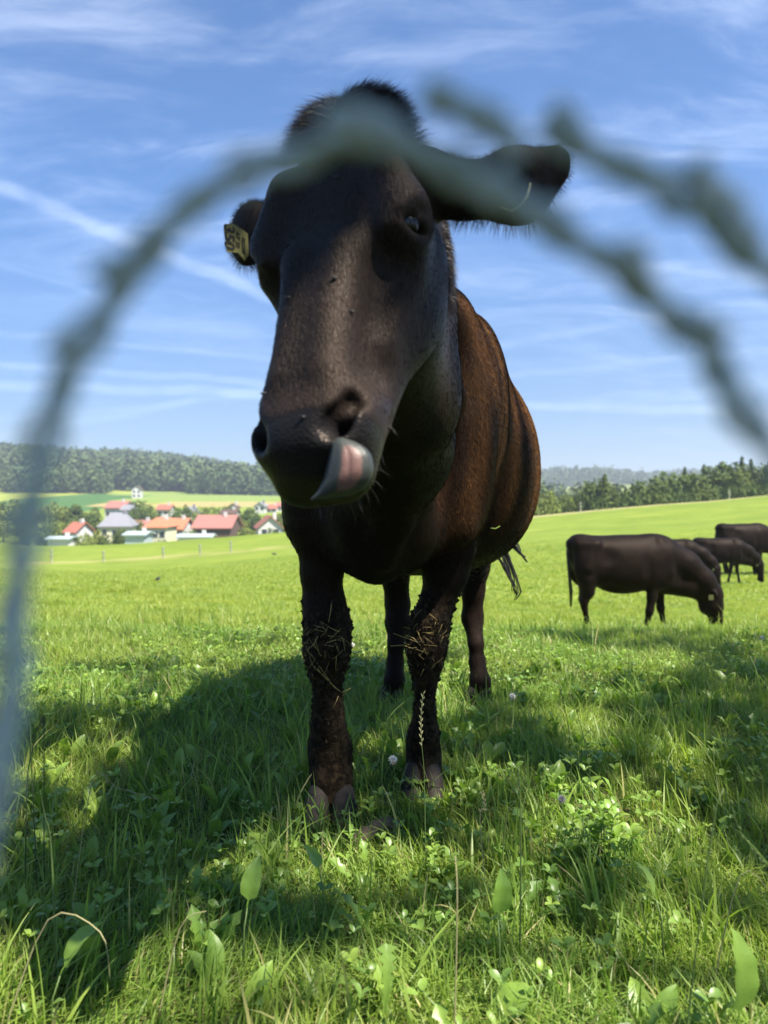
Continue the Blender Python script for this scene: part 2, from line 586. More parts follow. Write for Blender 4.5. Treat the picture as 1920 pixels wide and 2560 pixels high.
# ---- broad leaves and clover
def leaf_template(kind, nL=6, nW=2):
    """leaf along +x, unit length; returns verts (n,3), quads"""
    vs = []
    for i in range(nL + 1):
        s = i / nL
        if kind == 'plantain':
            wd = 0.20 * math.sin(math.pi * min(1, (s * .96 + .02)) ** .8) ** .8 if s > .16 else 0.018
        elif kind == 'dandelion':
            wd = (0.05 + 0.13 * s) * (1.0 if i % 2 else .38) * (1 if i < nL else .05)
        else:
            wd = 0.27 * math.sin(math.pi * (s * .94 + .03)) ** .6
        if i == nL: wd *= .2
        up = 0.30 * math.sin(s * math.pi * .62)
        for j in range(-nW, nW + 1):
            q = j / nW
            vs.append((s * .92, wd * q, up + abs(q) * wd * .35 + .012 * math.sin(s * 22) * abs(q)))
    m = 2 * nW + 1
    qs = [(i * m + j, i * m + j + 1, (i + 1) * m + j + 1, (i + 1) * m + j) for i in range(nL) for j in range(m - 1)]
    return np.array(vs), np.array(qs)


def scatter_leaves(tmpl, x, y, z, L, az, pitch, roll, tint):
    v, q = tmpl
    n = len(x)
    V = np.repeat(v[None], n, 0) * L[:, None, None]
    cr, sr = np.cos(roll)[:, None], np.sin(roll)[:, None]
    yv, zv = V[:, :, 1] * cr - V[:, :, 2] * sr, V[:, :, 1] * sr + V[:, :, 2] * cr
    xv = V[:, :, 0]
    cp, sp_ = np.cos(pitch)[:, None], np.sin(pitch)[:, None]
    xv, zv = xv * cp - zv * sp_, xv * sp_ + zv * cp
    ca, sa = np.cos(az)[:, None], np.sin(az)[:, None]
    X = xv * ca - yv * sa + x[:, None]
    Y = xv * sa + yv * ca + y[:, None]
    Z = zv + z[:, None]
    Q = (q[None] + (np.arange(n) * len(v))[:, None, None]).reshape(-1, 4)
    return np.stack([X, Y, Z], -1).reshape(-1, 3), Q, np.repeat(tint, len(v))


def herb_object(name, jobs, label, cat):
    vs, qs, tt, off = [], [], [], 0
    for v, q, ti in jobs:
        vs.append(v); qs.append(q + off); tt.append(ti); off += len(v)
    me = np_mesh(name, np.concatenate(vs), np.concatenate(qs))
    set_attr(me, 'tint', np.concatenate(tt))
    o = obj(name, me, herb_mat)
    tag(o, label, cat, kind='stuff')
    return o


def spots(n, d0, d1, seed):
    r = np.random.default_rng(seed)
    y = np.sqrt(r.uniform(d0 ** 2, d1 ** 2, n)); x = r.uniform(-1, 1, n) * (.56 * y + .35)
    ok = ~in_hoof(x, y)
    return x[ok], y[ok], r


jobs = []
x, y, r = spots(260, .75, 3.6, 21)      # plantain rosettes
rep = r.integers(2, 6, len(x)); X = np.repeat(x, rep); Y = np.repeat(y, rep); n = len(X)
jobs.append(scatter_leaves(leaf_template('plantain'), X, Y, gz(X, Y), r.uniform(.04, .095, n), r.uniform(0, 6.28, n), r.uniform(.15, .95, n), r.normal(0, .3, n), r.uniform(.1, .85, n)))
x, y, r = spots(200, .75, 3.4, 22)
rep = r.integers(3, 7, len(x)); X = np.repeat(x, rep); Y = np.repeat(y, rep); n = len(X)
jobs.append(scatter_leaves(leaf_template('dandelion', 9), X, Y, gz(X, Y), r.uniform(.045, .10, n), r.uniform(0, 6.28, n), r.uniform(.15, 1.0, n), r.normal(0, .3, n), r.uniform(.1, .8, n)))
herb_object('broad_leaf_weeds', jobs, 'broad plantain and dandelion leaves growing low among the near grass', 'weeds')

x, y, r = spots(4200, .8, 4.6, 23)       # clover, three leaflets each
keep = smooth_noise(x, y, 3.2, 77) > -.15
x, y = x[keep], y[keep]; n0 = len(x)
hz = r.uniform(.02, .075, n0)
a0 = r.uniform(0, 6.28, n0)
X = np.repeat(x, 3); Y = np.repeat(y, 3); A = np.repeat(a0, 3) + np.tile([0, 2.09, 4.19], n0)
n = len(X)
L = np.repeat(r.uniform(.014, .030, n0), 3)
jobs = [scatter_leaves(leaf_template('clover', 4, 1), X, Y, gz(X, Y) + np.repeat(hz, 3), L, A, r.uniform(-.1, .45, n), r.normal(0, .2, n), np.repeat(r.uniform(.1, .85, n0), 3))]
herb_object('clover_leaves', jobs, 'small three part clover leaves spread through the near grass', 'clover leaves')
# ------------------------------------------------------------------ smooth solids (signed distance fields -> one continuous skin)
class Grid:
    def __init__(self, xs, ys, zs):
        self.ax = [np.asarray(a, np.float32) for a in (xs, ys, zs)]
        self.D = np.full([len(a) for a in self.ax], 0.5, np.float32)

    def sub(self, lo, hi):
        sl = []
        for a, l, h in zip(self.ax, lo, hi):
            i0 = max(int(np.searchsorted(a, l)) - 1, 0); i1 = min(int(np.searchsorted(a, h)) + 1, len(a))
            sl.append(slice(i0, i1))
        if any(s.stop - s.start < 2 for s in sl): return None, None
        g = np.meshgrid(*[a[s] for a, s in zip(self.ax, sl)], indexing='ij', sparse=True)
        return tuple(sl), g

    def put(self, fn, lo, hi, k=0.03, op='add'):
        pad = k + 0.03
        sl, g = self.sub([l - pad for l in lo], [h + pad for h in hi])
        if sl is None: return
        d = fn(*g)
        D = self.D[sl]
        if op == 'sub': d = -d; 
        if k > 0:
            h = np.maximum(k - np.abs(D - d), 0) / k
            s = h * h * k * 0.25
        else:
            s = 0
        self.D[sl] = (np.minimum(D, d) - s) if op == 'add' else (np.maximum(D, d) + s)

    def cone(self, a, b, ra, rb, k=0.03, op='add', sq=None):
        """round cone a->b; sq=(axis vector, factor) flattens it along one direction"""
        a = np.array(a, float); b = np.array(b, float)
        r = max(ra, rb)
        lo = np.minimum(a, b) - r; hi = np.maximum(a, b) + r
        ab = b - a; L2 = float(ab @ ab) + 1e-9

        def fn(x, y, z):
            px, py, pz = x - a[0], y - a[1], z - a[2]
            t = np.clip((px * ab[0] + py * ab[1] + pz * ab[2]) / L2, 0, 1)
            qx, qy, qz = px - t * ab[0], py - t * ab[1], pz - t * ab[2]
            if sq is not None:
                n_, f_ = sq
                dn = (qx * n_[0] + qy * n_[1] + qz * n_[2]) * (f_ - 1)
                qx, qy, qz = qx + n_[0] * dn, qy + n_[1] * dn, qz + n_[2] * dn
            return np.sqrt(qx * qx + qy * qy + qz * qz) - (ra + (rb - ra) * t)
        self.put(fn, lo, hi, k, op)

    def chain(self, pts, k=0.03, sq=None):
        for (a, ra), (b, rb) in zip(pts[:-1], pts[1:]):
            self.cone(a, b, ra, rb, k, 'add', sq)

    def ell(self, c, rad, k=0.03, op='add', M=None):
        """ellipsoid; M = 3x3 whose rows are its axes"""
        c = np.array(c, float); rad = np.array(rad, float); r = rad.max()
        M = np.eye(3) if M is None else np.array(M, float)
        ext = np.sqrt(((M * rad[:, None]) ** 2).sum(0))

        def fn(x, y, z):
            p = (x - c[0], y - c[1], z - c[2])
            u = [(p[0] * M[i, 0] + p[1] * M[i, 1] + p[2] * M[i, 2]) for i in range(3)]
            k0 = np.sqrt(sum((u[i] / rad[i]) ** 2 for i in range(3)))
            k1 = np.sqrt(sum((u[i] / rad[i] ** 2) ** 2 for i in range(3)))
            return k0 * (k0 - 1) / np.maximum(k1, 1e-6)
        self.put(fn, c - ext, c + ext, k, op)

    def sweep(self, origin, M, st, k=0.03, op='add'):
        """cross sections along axis w. st rows: w, u centre, v centre, half u, half v, exponent, taper. M rows = u,v,w axes"""
        st = np.array(st, float); o = np.array(origin, float); M = np.array(M, float)
        wa, wb = st[0, 0], st[-1, 0]
        corners = []
        for row in st:
            for su in (-1, 1):
                for sv in (-1, 1):
                    corners.append(o + M[0] * (row[1] + su * row[3]) + M[1] * (row[2] + sv * row[4]) + M[2] * row[0])
        corners = np.array(corners)
        lut = np.linspace(wa, wb, 400)
        cols = [pchip(lut, st[:, 0], st[:, i]).astype(np.float32) for i in range(1, 7)]

        def fn(x, y, z):
            p = (x - o[0], y - o[1], z - o[2])
            u, v, w = [(p[0] * M[i, 0] + p[1] * M[i, 1] + p[2] * M[i, 2]) for i in range(3)]
            wi = np.clip((w - wa) / (wb - wa), 0, 1) * 399
            i0 = np.clip(wi.astype(np.int32), 0, 398); f = (wi - i0).astype(np.float32)
            cu_, cv_, a, b_, ex, tp = [c_[i0] * (1 - f) + c_[i0 + 1] * f for c_ in cols]
            vv_ = (v - cv_) / b_
            aa = a * (1 - tp * np.clip(vv_, -1.2, 1.2))
            uu = np.abs(u - cu_) / np.maximum(aa, 1e-3)
            rr = (uu ** ex + np.abs(vv_) ** ex + 1e-12) ** (1 / ex)
            d = (rr - 1) * np.minimum(aa, b_)
            dw = np.maximum(w - wb, wa - w)
            return np.maximum(d, dw)
        self.put(fn, corners.min(0) - .01, corners.max(0) + .01, k, op)

    def mesh(self, name):
        D = self.D; nx, ny, nz = D.shape
        inside = D < 0
        vid = np.full((nx - 1, ny - 1, nz - 1), -1, np.int32)
        cnt = np.zeros((nx - 1, ny - 1, nz - 1), np.int8)
        for i in (0, 1):
            for j in (0, 1):
                for k in (0, 1):
                    cnt += inside[i:nx - 1 + i, j:ny - 1 + j, k:nz - 1 + k]
        act = (cnt > 0) & (cnt < 8)
        I, J, K = np.nonzero(act)
        vid[I, J, K] = np.arange(len(I))
        n = len(I)
        corner = {}
        for i in (0, 1):
            for j in (0, 1):
                for k in (0, 1):
                    corner[i, j, k] = D[I + i, J + j, K + k]
        acc = np.zeros((n, 3)); num = np.zeros(n)
        ed = []
        for a in range(3):
            for p in (0, 1):
                for q in (0, 1):
                    c0 = [0, 0, 0]; o_ = [x for x in range(3) if x != a]
                    c0[o_[0]] = p; c0[o_[1]] = q
                    c1 = list(c0); c1[a] = 1
                    ed.append((tuple(c0), tuple(c1), a))
        for c0, c1, a in ed:
            d0, d1 = corner[c0], corner[c1]
            m = (d0 < 0) != (d1 < 0)
            t = np.where(m, d0 / np.where(m, d0 - d1, 1), 0)
            pt = np.tile(np.array(c0, float), (n, 1)); pt[:, a] = t
            acc += pt * m[:, None]; num += m
        acc /= num[:, None]
        ax = self.ax
        V = np.zeros((n, 3))
        for d, idx in enumerate((I, J, K)):
            a = ax[d]
            V[:, d] = a[idx] + (a[idx + 1] - a[idx]) * acc[:, d]
        quads = []
        # edges along each axis
        for a in range(3):
            s0 = [slice(None)] * 3; s1 = [slice(None)] * 3
            s0[a] = slice(0, -1); s1[a] = slice(1, None)
            A, B = inside[tuple(s0)], inside[tuple(s1)]
            o_ = [x for x in range(3) if x != a]
            cr = A != B
            sl = [slice(None)] * 3
            for x in o_: sl[x] = slice(1, -1)
            idx = np.nonzero(cr[tuple(sl)])
            idx = [idx[d] + (1 if d in o_ else 0) for d in range(3)]
            fl = A[tuple(idx)]
            b_, c_ = o_
            def at(db, dc):
                q = [idx[0].copy(), idx[1].copy(), idx[2].copy()]
                q[b_] -= db; q[c_] -= dc
                return vid[tuple(q)]
            q4 = np.stack([at(1, 1), at(0, 1), at(0, 0), at(1, 0)], -1)
            if a == 1: fl = ~fl
            q4 = np.where(fl[:, None], q4, q4[:, ::-1])
            quads.append(q4)
        Q = np.concatenate(quads)
        # light smoothing of the lattice noise
        E = np.concatenate([Q[:, [0, 1]], Q[:, [1, 2]], Q[:, [2, 3]], Q[:, [3, 0]]])
        for _ in range(2):
            s = np.zeros_like(V); c = np.zeros(n)
            for d in range(3):
                s[:, d] = np.bincount(E[:, 0], V[E[:, 1], d], n) + np.bincount(E[:, 1], V[E[:, 0], d], n)
            c = np.bincount(E[:, 0], minlength=n) + np.bincount(E[:, 1], minlength=n)
            V = V * .4 + .6 * s / np.maximum(c, 1)[:, None]
        return np_mesh(name, V, Q)


def mesh_arrays(me):
    n = len(me.vertices)
    co = np.zeros(n * 3, np.float32); me.vertices.foreach_get('co', co)
    no = np.zeros(n * 3, np.float32); me.vertices.foreach_get('normal', no)
    return co.reshape(-1, 3), no.reshape(-1, 3)


def face_arrays(me):
    n = len(me.polygons)
    c = np.zeros(n * 3, np.float32); me.polygons.foreach_get('center', c)
    no = np.zeros(n * 3, np.float32); me.polygons.foreach_get('normal', no)
    ar = np.zeros(n, np.float32); me.polygons.foreach_get('area', ar)
    return c.reshape(-1, 3), no.reshape(-1, 3), ar


def hair_mesh(name, root, direction, length, width, droop, seg=3, bend=None, tint=None):
    """flat tapered strands; direction unit (n,3); droop = sag in metres at the tip; bend = sideways vector at the tip"""
    n = len(root)
    width = np.full(n, width)
    side = np.cross(direction, rng.normal(size=(n, 3)))
    side /= np.linalg.norm(side, axis=1)[:, None] + 1e-9
    m = seg * 2 + 1
    V = np.zeros((n, m, 3), np.float32)
    for k in range(seg + 1):
        s = k / seg
        p = root + direction * (length * s)[:, None]
        p[:, 2] -= droop * s * s
        if bend is not None: p = p + bend * s * s
        ww = width * (1 - s) ** .7 * .5
        if k < seg:
            V[:, 2 * k] = p - side * ww[:, None]
            V[:, 2 * k + 1] = p + side * ww[:, None]
        else:
            V[:, 2 * seg] = p
    base = (np.arange(n) * m)[:, None]
    q = np.concatenate([base + np.array([[2 * k, 2 * k + 1, 2 * k + 3, 2 * k + 2]]) for k in range(seg - 1)]) if seg > 1 else None
    tr = base + np.array([[2 * seg - 2, 2 * seg - 1, 2 * seg]])
    me = np_mesh(name, V.reshape(-1, 3), q, tr)
    set_attr(me, 'tint', np.repeat(rng.uniform(0, 1, n) if tint is None else tint, m))
    return me


def pa(px, py, d):
    return np.array(P(px, py, d))


# ---- head frame
HO = pa(850, 296, 1.085)
Lx = pa(722, 1156, .865) - HO
HL = np.linalg.norm(Lx); Lx /= HL
Wx = np.array([math.cos(R(27)), -math.sin(R(27)), .11])
Wx -= Lx * (Wx @ Lx); Wx /= np.linalg.norm(Wx)
Vx = np.cross(Wx, Lx)
if Vx[1] > 0: Vx = -Vx
MH = np.array([Wx, Vx, Lx])
HS = HL / .54



# ------------------------------------------------------------------ cow materials
def hide_mat(name, base, warm, mud=False, fur_scale=1.0):
    m, t, b = mat_new(name)
    c = t.n('ShaderNodeTexCoord').outputs['Object']
    sp = t.n('ShaderNodeSeparateXYZ', ins={0: c})
    n1 = t.noise(c, 5.0, 5, 0.6)
    hairs = t.noise(t.mapping(c, (330, 330, 42)), 1.0 * fur_scale, 3, 0.6, 0.8)
    fine = t.noise(c, 95, 5, 0.65)
    col = t.mix(t.smooth(n1, 0.38, 0.66), base, warm)
    col = t.mix(t.smooth(hairs, 0.35, 0.7, 0, 0.75), col, tuple(x * 2.1 for x in warm))
    col = t.mix(t.smooth(fine, 0.5, 0.8, 0, 0.5), col, tuple(x * .45 for x in base))
    height = t.math('ADD', t.math('MULTIPLY', hairs, 0.7), t.math('MULTIPLY', fine, 0.14))
    rough = 0.52
    if mud:
        # browner back and flanks; sun and leaf-shade streaks put into the colour
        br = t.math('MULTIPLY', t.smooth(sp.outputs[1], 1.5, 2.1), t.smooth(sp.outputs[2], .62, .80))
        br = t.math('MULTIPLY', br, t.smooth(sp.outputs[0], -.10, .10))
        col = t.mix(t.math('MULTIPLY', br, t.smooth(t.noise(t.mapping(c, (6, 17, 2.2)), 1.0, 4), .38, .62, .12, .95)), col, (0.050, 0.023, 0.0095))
    # mud caked on the knees and shins
        z = sp.outputs[2]
        zone = t.math('MULTIPLY', t.smooth(t.math('ADD', z, t.math('MULTIPLY', n1, .12)), 0.64, 0.52), t.smooth(sp.outputs[1], 2.55, 2.35))
        clods = t.noise(c, 55, 6, 0.7)
        lumps = t.noise(t.mapping(c, (160, 160, 60)), 1.0, 5, .7, 1.0)
        mudc = t.mix(t.smooth(clods, 0.4, 0.62), (0.009, 0.006, 0.004), (0.050, 0.033, 0.018))
        col = t.mix(t.math('MULTIPLY', zone, t.smooth(t.noise(c, 26, 4), 0.30, 0.5)), col, mudc)
        # dried dung on the lower flank
        fl = t.math('MULTIPLY', t.smooth(sp.outputs[1], 2.42, 2.55), t.math('MULTIPLY', t.smooth(z, 0.98, 0.80), t.smooth(z, 0.45, 0.55)))
        fl = t.math('MULTIPLY', fl, t.smooth(t.noise(c, 60, 5, 0.7), 0.45, 0.60))
        col = t.mix(t.math('MULTIPLY', fl, .75), col, (0.135, 0.100, 0.065))
        zz = t.math('MULTIPLY', t.math('ADD', zone, fl), t.math('ADD', clods, lumps))
        height = t.math('ADD', height, t.math('MULTIPLY', zz, 2.6))
    b.inputs['Roughness'].default_value = rough
    if mud:   # bare wet skin of the muzzle
        hw_ = t.vmath('DOT_PRODUCT', t.vmath('SUBTRACT', c, tuple(HO)), tuple(Lx), out=1)
        hw2 = t.math('ADD', hw_, t.math('MULTIPLY', t.math('SUBTRACT', n1, .5), .02))
        padm = t.math('MULTIPLY', t.smooth(hw2, .478 * HS, .492 * HS), t.smooth(sp.outputs[1], 1.3, 1.2))
        col = t.mix(padm, col, (0.010, 0.0095, 0.010))
        t.link(t.math('ADD', rough, t.math('MULTIPLY', padm, -.12)), b.inputs['Roughness'])
        cob = t.n('ShaderNodeTexVoronoi', ins={'Vector': c, 'Scale': 260}).outputs['Distance']
        height = t.math('ADD', t.math('MULTIPLY', height, t.math('SUBTRACT', 1.0, padm)), t.math('MULTIPLY', padm, t.math('MULTIPLY', cob, .22)))
    b.inputs['Specular IOR Level'].default_value = 0.40
    b.inputs['Specular Tint'].default_value = (1.0, 0.80, 0.66, 1)
    b.inputs['Sheen Weight'].default_value = 0.02
    b.inputs['Sheen Roughness'].default_value = 0.35
    b.inputs['Sheen Tint'].default_value = (0.75, 0.62, 0.52, 1)
    if mud:
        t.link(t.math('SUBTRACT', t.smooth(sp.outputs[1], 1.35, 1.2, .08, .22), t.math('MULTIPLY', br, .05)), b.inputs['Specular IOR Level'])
    t.link(col, b.inputs['Base Color'])
    bp = t.n('ShaderNodeBump', ins={'Height': height, 'Strength': 0.85, 'Distance': 0.0040})
    t.link(bp.outputs[0], b.inputs['Normal'])
    return m


def fur_mat(name, c0, c1, rough=0.35, spec=0.5):
    m, t, b = mat_new(name)
    at = t.n('ShaderNodeAttribute', attribute_name='tint').outputs['Fac']
    t.link(t.mix(at, c0, c1), b.inputs['Base Color'])
    b.inputs['Roughness'].default_value = rough
    b.inputs['Specular IOR Level'].default_value = spec
    return m


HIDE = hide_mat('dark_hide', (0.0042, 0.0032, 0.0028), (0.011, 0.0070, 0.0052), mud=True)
FUR = fur_mat('short_fur', (0.004, 0.003, 0.0025), (0.40, 0.185, 0.060), 0.5, 0.03)
BLACK_HAIR = fur_mat('black_hair', (0.008, 0.006, 0.005), (0.050, 0.028, 0.018), 0.4, 0.5)
HOOF = simple_mat('hoof_horn', (0.030, 0.025, 0.021), 0.7, .6, 30, .002, .15)
EYE = simple_mat('eye_dark', (0.006, 0.005, 0.005), 0.22, .1, 10, 0, .4)
TAG = simple_mat('tag_yellow', (0.19, 0.178, 0.062), 0.55, .12, 60)
INK = simple_mat('tag_ink', (0.02, 0.02, 0.018), 0.6, .1, 30)
STRAW = simple_mat('straw', (0.30, 0.22, 0.07), 0.6, .4, 90)

# ------------------------------------------------------------------ the big cow
cow = empty('cow', (0, 0, 0))
tag(cow, 'big dark brown cow facing the fence with its tongue curled over its nose', 'cow')


def pa(px, py, d):
    return np.array(P(px, py, d))


def hw(px, d):
    return px * d / FPX


xs = np.arange(-0.42, 0.72, 0.0062)
ys = np.concatenate([np.arange(0.72, 1.36, 0.0050), np.arange(1.36, 2.2, 0.0085), np.arange(2.2, 3.60, 0.0115)])
zs = np.arange(0.03, 1.47, 0.0058)
G = Grid(xs, ys, zs)

# trunk: stations along y (M rows: u=x, v=z, w=y)
MT = np.array([[1, 0, 0], [0, 0, 1], [0, 1, 0]], float)
trunk = [  # y, cx, zc, half width, half height, exponent, taper(+ = narrower on top)
    (1.80, -.050, .86, .050, .10, 2.0, 0.05),
    (1.86, -.045, .88, .150, .23, 2.0, 0.10),
    (1.98, -.015, .97, .220, .36, 2.1, 0.08),
    (2.12, .020, .990, .245, .390, 2.2, 0.08),
    (2.30, .050, .980, .285, .395, 2.3, 0.08),
    (2.50, .090, .950, .350, .395, 2.3, 0.08),
    (2.68, .130, .935, .402, .390, 2.35, 0.05),
    (2.85, .165, .940, .395, .375, 2.35, 0.03),
    (3.02, .200, .970, .330, .345, 2.3, 0.0),
    (3.20, .235, 1.02, .270, .290, 2.2, -0.02),
    (3.34, .262, 1.06, .190, .210, 2.1, 0.0),
    (3.42, .275, 1.08, .060, .080, 2.0, 0.0)]
G.sweep((0, 0, 0), MT, trunk, .02)
# shoulders
G.ell((-.180, 2.07, .97), (.080, .15, .27), .09)
G.ell((.205, 2.10, 1.03), (.090, .17, .32), .08, M=[[1, .12, .10], [-.12, 1, 0], [-.10, 0, 1]])
G.ell((.04, 2.08, 1.27), (.17, .22, .12), .09)
# shoulder ridge and point of shoulder
G.cone((.150, 1.96, .98), (.180, 1.99, .74), .050, .055, .09)
G.cone((-.175, 1.93, .95), (-.185, 1.95, .74), .050, .055, .09)
# brisket
G.ell((-.030, 1.86, .725), (.095, .11, .115), .06)
G.ell((.050, 1.90, .715), (.085, .10, .085), .05)
G.cone((-.015, 1.80, .80), (-.012, 1.88, .635), .040, .034, .04)
# neck
neck = [((-.01, 1.20, 1.17), .105), ((.0, 1.40, 1.14), .120), ((.005, 1.65, 1.10), .140), ((.0, 1.95, 1.06), .175)]
G.chain(neck, .05)
G.chain([((-.0, 1.22, 1.24), .085), ((.01, 1.5, 1.29), .085), ((.02, 1.85, 1.28), .105), ((.03, 2.1, 1.25), .13)], .06)
G.chain([((.005, 1.18, 1.04), .075), ((.02, 1.40, .97), .085), ((.02, 1.62, .90), .095), ((-.0, 1.82, .82), .10)], .12)
# dewlap folds
G.chain([((.035, 1.28, .97), .014), ((.050, 1.5, .865), .018), ((.038, 1.70, .745), .018), ((.0, 1.775, .66), .020)], .035)
G.chain([((.0, 1.40, .90), .012), ((.0, 1.60, .80), .014), ((-.02, 1.76, .70), .016)], .03)
G.chain([((.105, 1.42, 1.06), .014), ((.120, 1.62, .98), .014), ((.105, 1.80, .86), .016), ((.06, 1.86, .74), .02)], .03)
G.chain([((.155, 1.98, 1.28), .014), ((.235, 2.02, 1.12), .018), ((.262, 2.05, .95), .018), ((.235, 2.04, .80), .02)], .035)
G.chain([((.17, 2.18, 1.33), .012), ((.27, 2.24, 1.16), .012), ((.30, 2.25, .96), .014), ((.27, 2.2, .78), .02)], .04)
G.chain([((.15, 1.75, 1.20), .012), ((.175, 1.86, 1.05), .014), ((.165, 1.93, .86), .014), ((.15, 1.95, .76), .02)], .04)
# belly swell on the cow's left flank, ribs, hip bones
G.ell((.30, 2.66, .90), (.215, .33, .30), .08)
G.cone((.09, 2.25, 1.28), (.20, 3.05, 1.29), .05, .05, .09)
G.ell((.36, 3.02, 1.20), (.07, .10, .09), .06)
G.ell((.255, 2.42, 1.12), (.110, .30, .24), .14)
for q in range(5):   # ribs under the skin of the flank
    yy = 2.36 + .085 * q; xo = .30 + .042 * q - .004 * q * q
    G.chain([((xo - .05, yy - .02, 1.20), .010), ((xo + .02, yy, 1.04), .010), ((xo + .015, yy + .03, .86), .009), ((xo - .05, yy + .05, .72), .008)], .045)
# thighs
for tx, kx in ((.055, .040), (.36, .375)):
    G.chain([((tx, 3.14, .95), .135), ((kx, 3.06, .74), .085)], .07)

LEGS = {
    'fl': (1.95, [(790, 1253, 66), (800, 1345, 56), (803, 1431, 49), (810, 1509, 50), (818, 1560, 56), (818, 1615, 56), (817, 1660, 47), (818, 1711, 33), (819, 1760, 34), (820, 1810, 40), (825, 1870, 52), (827, 1915, 49), (829, 1950, 48), (830, 1990, 51)]),
    'fr': (2.10, [(1128, 1300, 72), (1125, 1370, 62), (1115, 1431, 54), (1092, 1509, 41), (1074, 1560, 48), (1066, 1620, 48), (1064, 1668, 37), (1063, 1710, 26), (1062, 1779, 26), (1059, 1835, 37), (1059, 1880, 41), (1060, 1925, 40), (1060, 1955, 42)]),
    'hl': (3.02, [(985, 1400, 40), (988, 1440, 34), (994, 1510, 30), (994, 1556, 30), (990, 1610, 20), (988, 1655, 20), (986, 1700, 24), (982, 1730, 26)]),
    'hr': (3.02, [(1196, 1370, 42), (1190, 1420, 32), (1183, 1480, 27), (1181, 1545, 26), (1190, 1610, 18), (1193, 1655, 19), (1200, 1705, 25), (1205, 1735, 26)]),
}
for key, (d, pts) in LEGS.items():
    ch = []
    for i, (px, py, h_) in enumerate(pts):
        dd = d
        if key[0] == 'h':   # hock set back
            dd = d + .07 * math.exp(-((py - 1520) / 60.0) ** 2) + (.03 if py < 1450 else 0) - .03 * (py > 1690)
        else:
            dd = d - .02 * math.exp(-((py - 1600) / 50.0) ** 2) + .03 * math.exp(-((py - (1890)) / 40.0) ** 2)
        ch.append((pa(px, py, dd), hw(h_, dd)))
    G.chain(ch, .022)
# fetlock cleft between the two claws
for cx_, cy_, zt in ((-.133, 1.885, .115), (.104, 2.045, .100)):
    G.cone((cx_, cy_, .02), (cx_, cy_, zt), .007, .004, .012, 'sub')
# dewclaws
for cx_, cy_ in ((-.133, 2.0), (.104, 2.15)):
    for s in (-1, 1):
        G.cone((cx_ + s * .028, cy_, .135), (cx_ + s * .034, cy_ + .012, .105), .014, .010, .012)

def H(u, v, w):
    return HO + (Wx * u + Vx * v + Lx * w) * HS


def he(c, rad, k=.02, op='add', rot=None):
    M = MH if rot is None else (np.array(rot, float) @ MH)
    G.ell(H(*c), np.array(rad) * HS, k, op, M)


def hc(a, b, ra, rb, k=.02, op='add'):
    G.cone(H(*a), H(*b), ra * HS, rb * HS, k, op)


head = [  # w, u, v centre, half width, half depth, exponent, taper
    (-.030, 0, -.060, .024, .030, 2.0, 0),
    (-.010, 0, -.060, .056, .056, 2.1, 0),
    (.040, 0, -.072, .076, .078, 2.2, 0),
    (.100, 0, -.082, .098, .092, 2.3, -.02),
    (.160, 0, -.090, .106, .100, 2.35, .02),
    (.220, 0, -.096, .093, .103, 2.4, .10),
    (.280, 0, -.092, .078, .094, 2.35, .16),
    (.340, 0, -.080, .065, .080, 2.3, .16),
    (.400, 0, -.064, .055, .062, 2.25, .10),
    (.450, 0, -.054, .053, .055, 2.25, 0.0),
    (.490, 0, -.050, .054, .050, 2.3, 0.0),
    (.520, 0, -.049, .050, .042, 2.2, 0.0),
    (.540, 0, -.058, .040, .032, 2.0, 0.0)]
head = [(w * HS, u * HS, v * HS, a * HS * 1.07, b_ * HS, e, tp) for w, u, v, a, b_, e, tp in head]
G.sweep(HO, MH, head, .035)
# poll boss, brow ridges, cheeks, jaw
he((-.006, -.045, -.016), (.056, .046, .042), .04)
EW = .205     # eye position along the head
for s in (-1, 1):
    hc((s * .078, -.004, .105), (s * .104, -.020, EW - .032), .024, .024, .045)  # brow
    he((s * .098, -.040, EW), (.031, .040, .044), .035)                          # orbit
    he((s * .070, -.128, .235), (.034, .054, .080), .05)                         # jaw muscle
    hc((s * .050, -.138, .26), (s * .040, -.102, .44), .028, .022, .05)          # jaw bar
    hc((s * .084, -.068, .245), (s * .068, -.066, .35), .015, .010, .04)         # facial crest
    hc((s * .044, -.014, .25), (s * .038, -.012, .42), .016, .014, .06)          # edge of the nose bridge
    he((s * .050, -.034, .474), (.032, .036, .046), .03)                         # nostril wing
    hc((s * .044, -.066, .45), (s * .038, -.080, .52), .027, .023, .035)         # upper lip corner
# nose pad and lips
he((0, -.024, .490), (.048, .031, .040), .03)
he((0, -.068, .528), (.046, .037, .026), .03)
he((-.004, -.106, .500), (.038, .027, .040), .018)     # chin and lower lip
# mouth slit
for s in (-1, 1):
    hc((0, -.089, .550), (s * .045, -.094, .520), .0055, .005, .008, 'sub')
    hc((s * .045, -.094, .520), (s * .066, -.098, .44), .005, .003, .008, 'sub')
# nostrils, comma shaped
for s in (-1, 1):
    hc((s * .048, -.002, .502), (s * .063, -.018, .466), .012, .011, .012, 'sub')
    hc((s * .054, -.008, .494), (s * .048, -.038, .494), .012, .011, .012, 'sub')
    # eye sockets and lids
    he((s * .122, -.030, EW), (.0220, .0215, .0155), .008, 'sub')
    hc((s * .107, -.008, EW - .005), (s * .124, -.054, EW - .007), .0115, .0105, .008)
    hc((s * .106, -.010, EW + .015), (s * .122, -.052, EW + .018), .0060, .0050, .008)
    hc((s * .100, -.006, EW + .014), (s * .090, -.004, EW + .045), .006, .004, .014)
    he((s * .088, -.012, .335), (.020, .034, .080), .05, 'sub')                  # hollow beside the nose bridge
    he((s * .122, -.070, .085), (.022, .050, .045), .05, 'sub')                  # temple
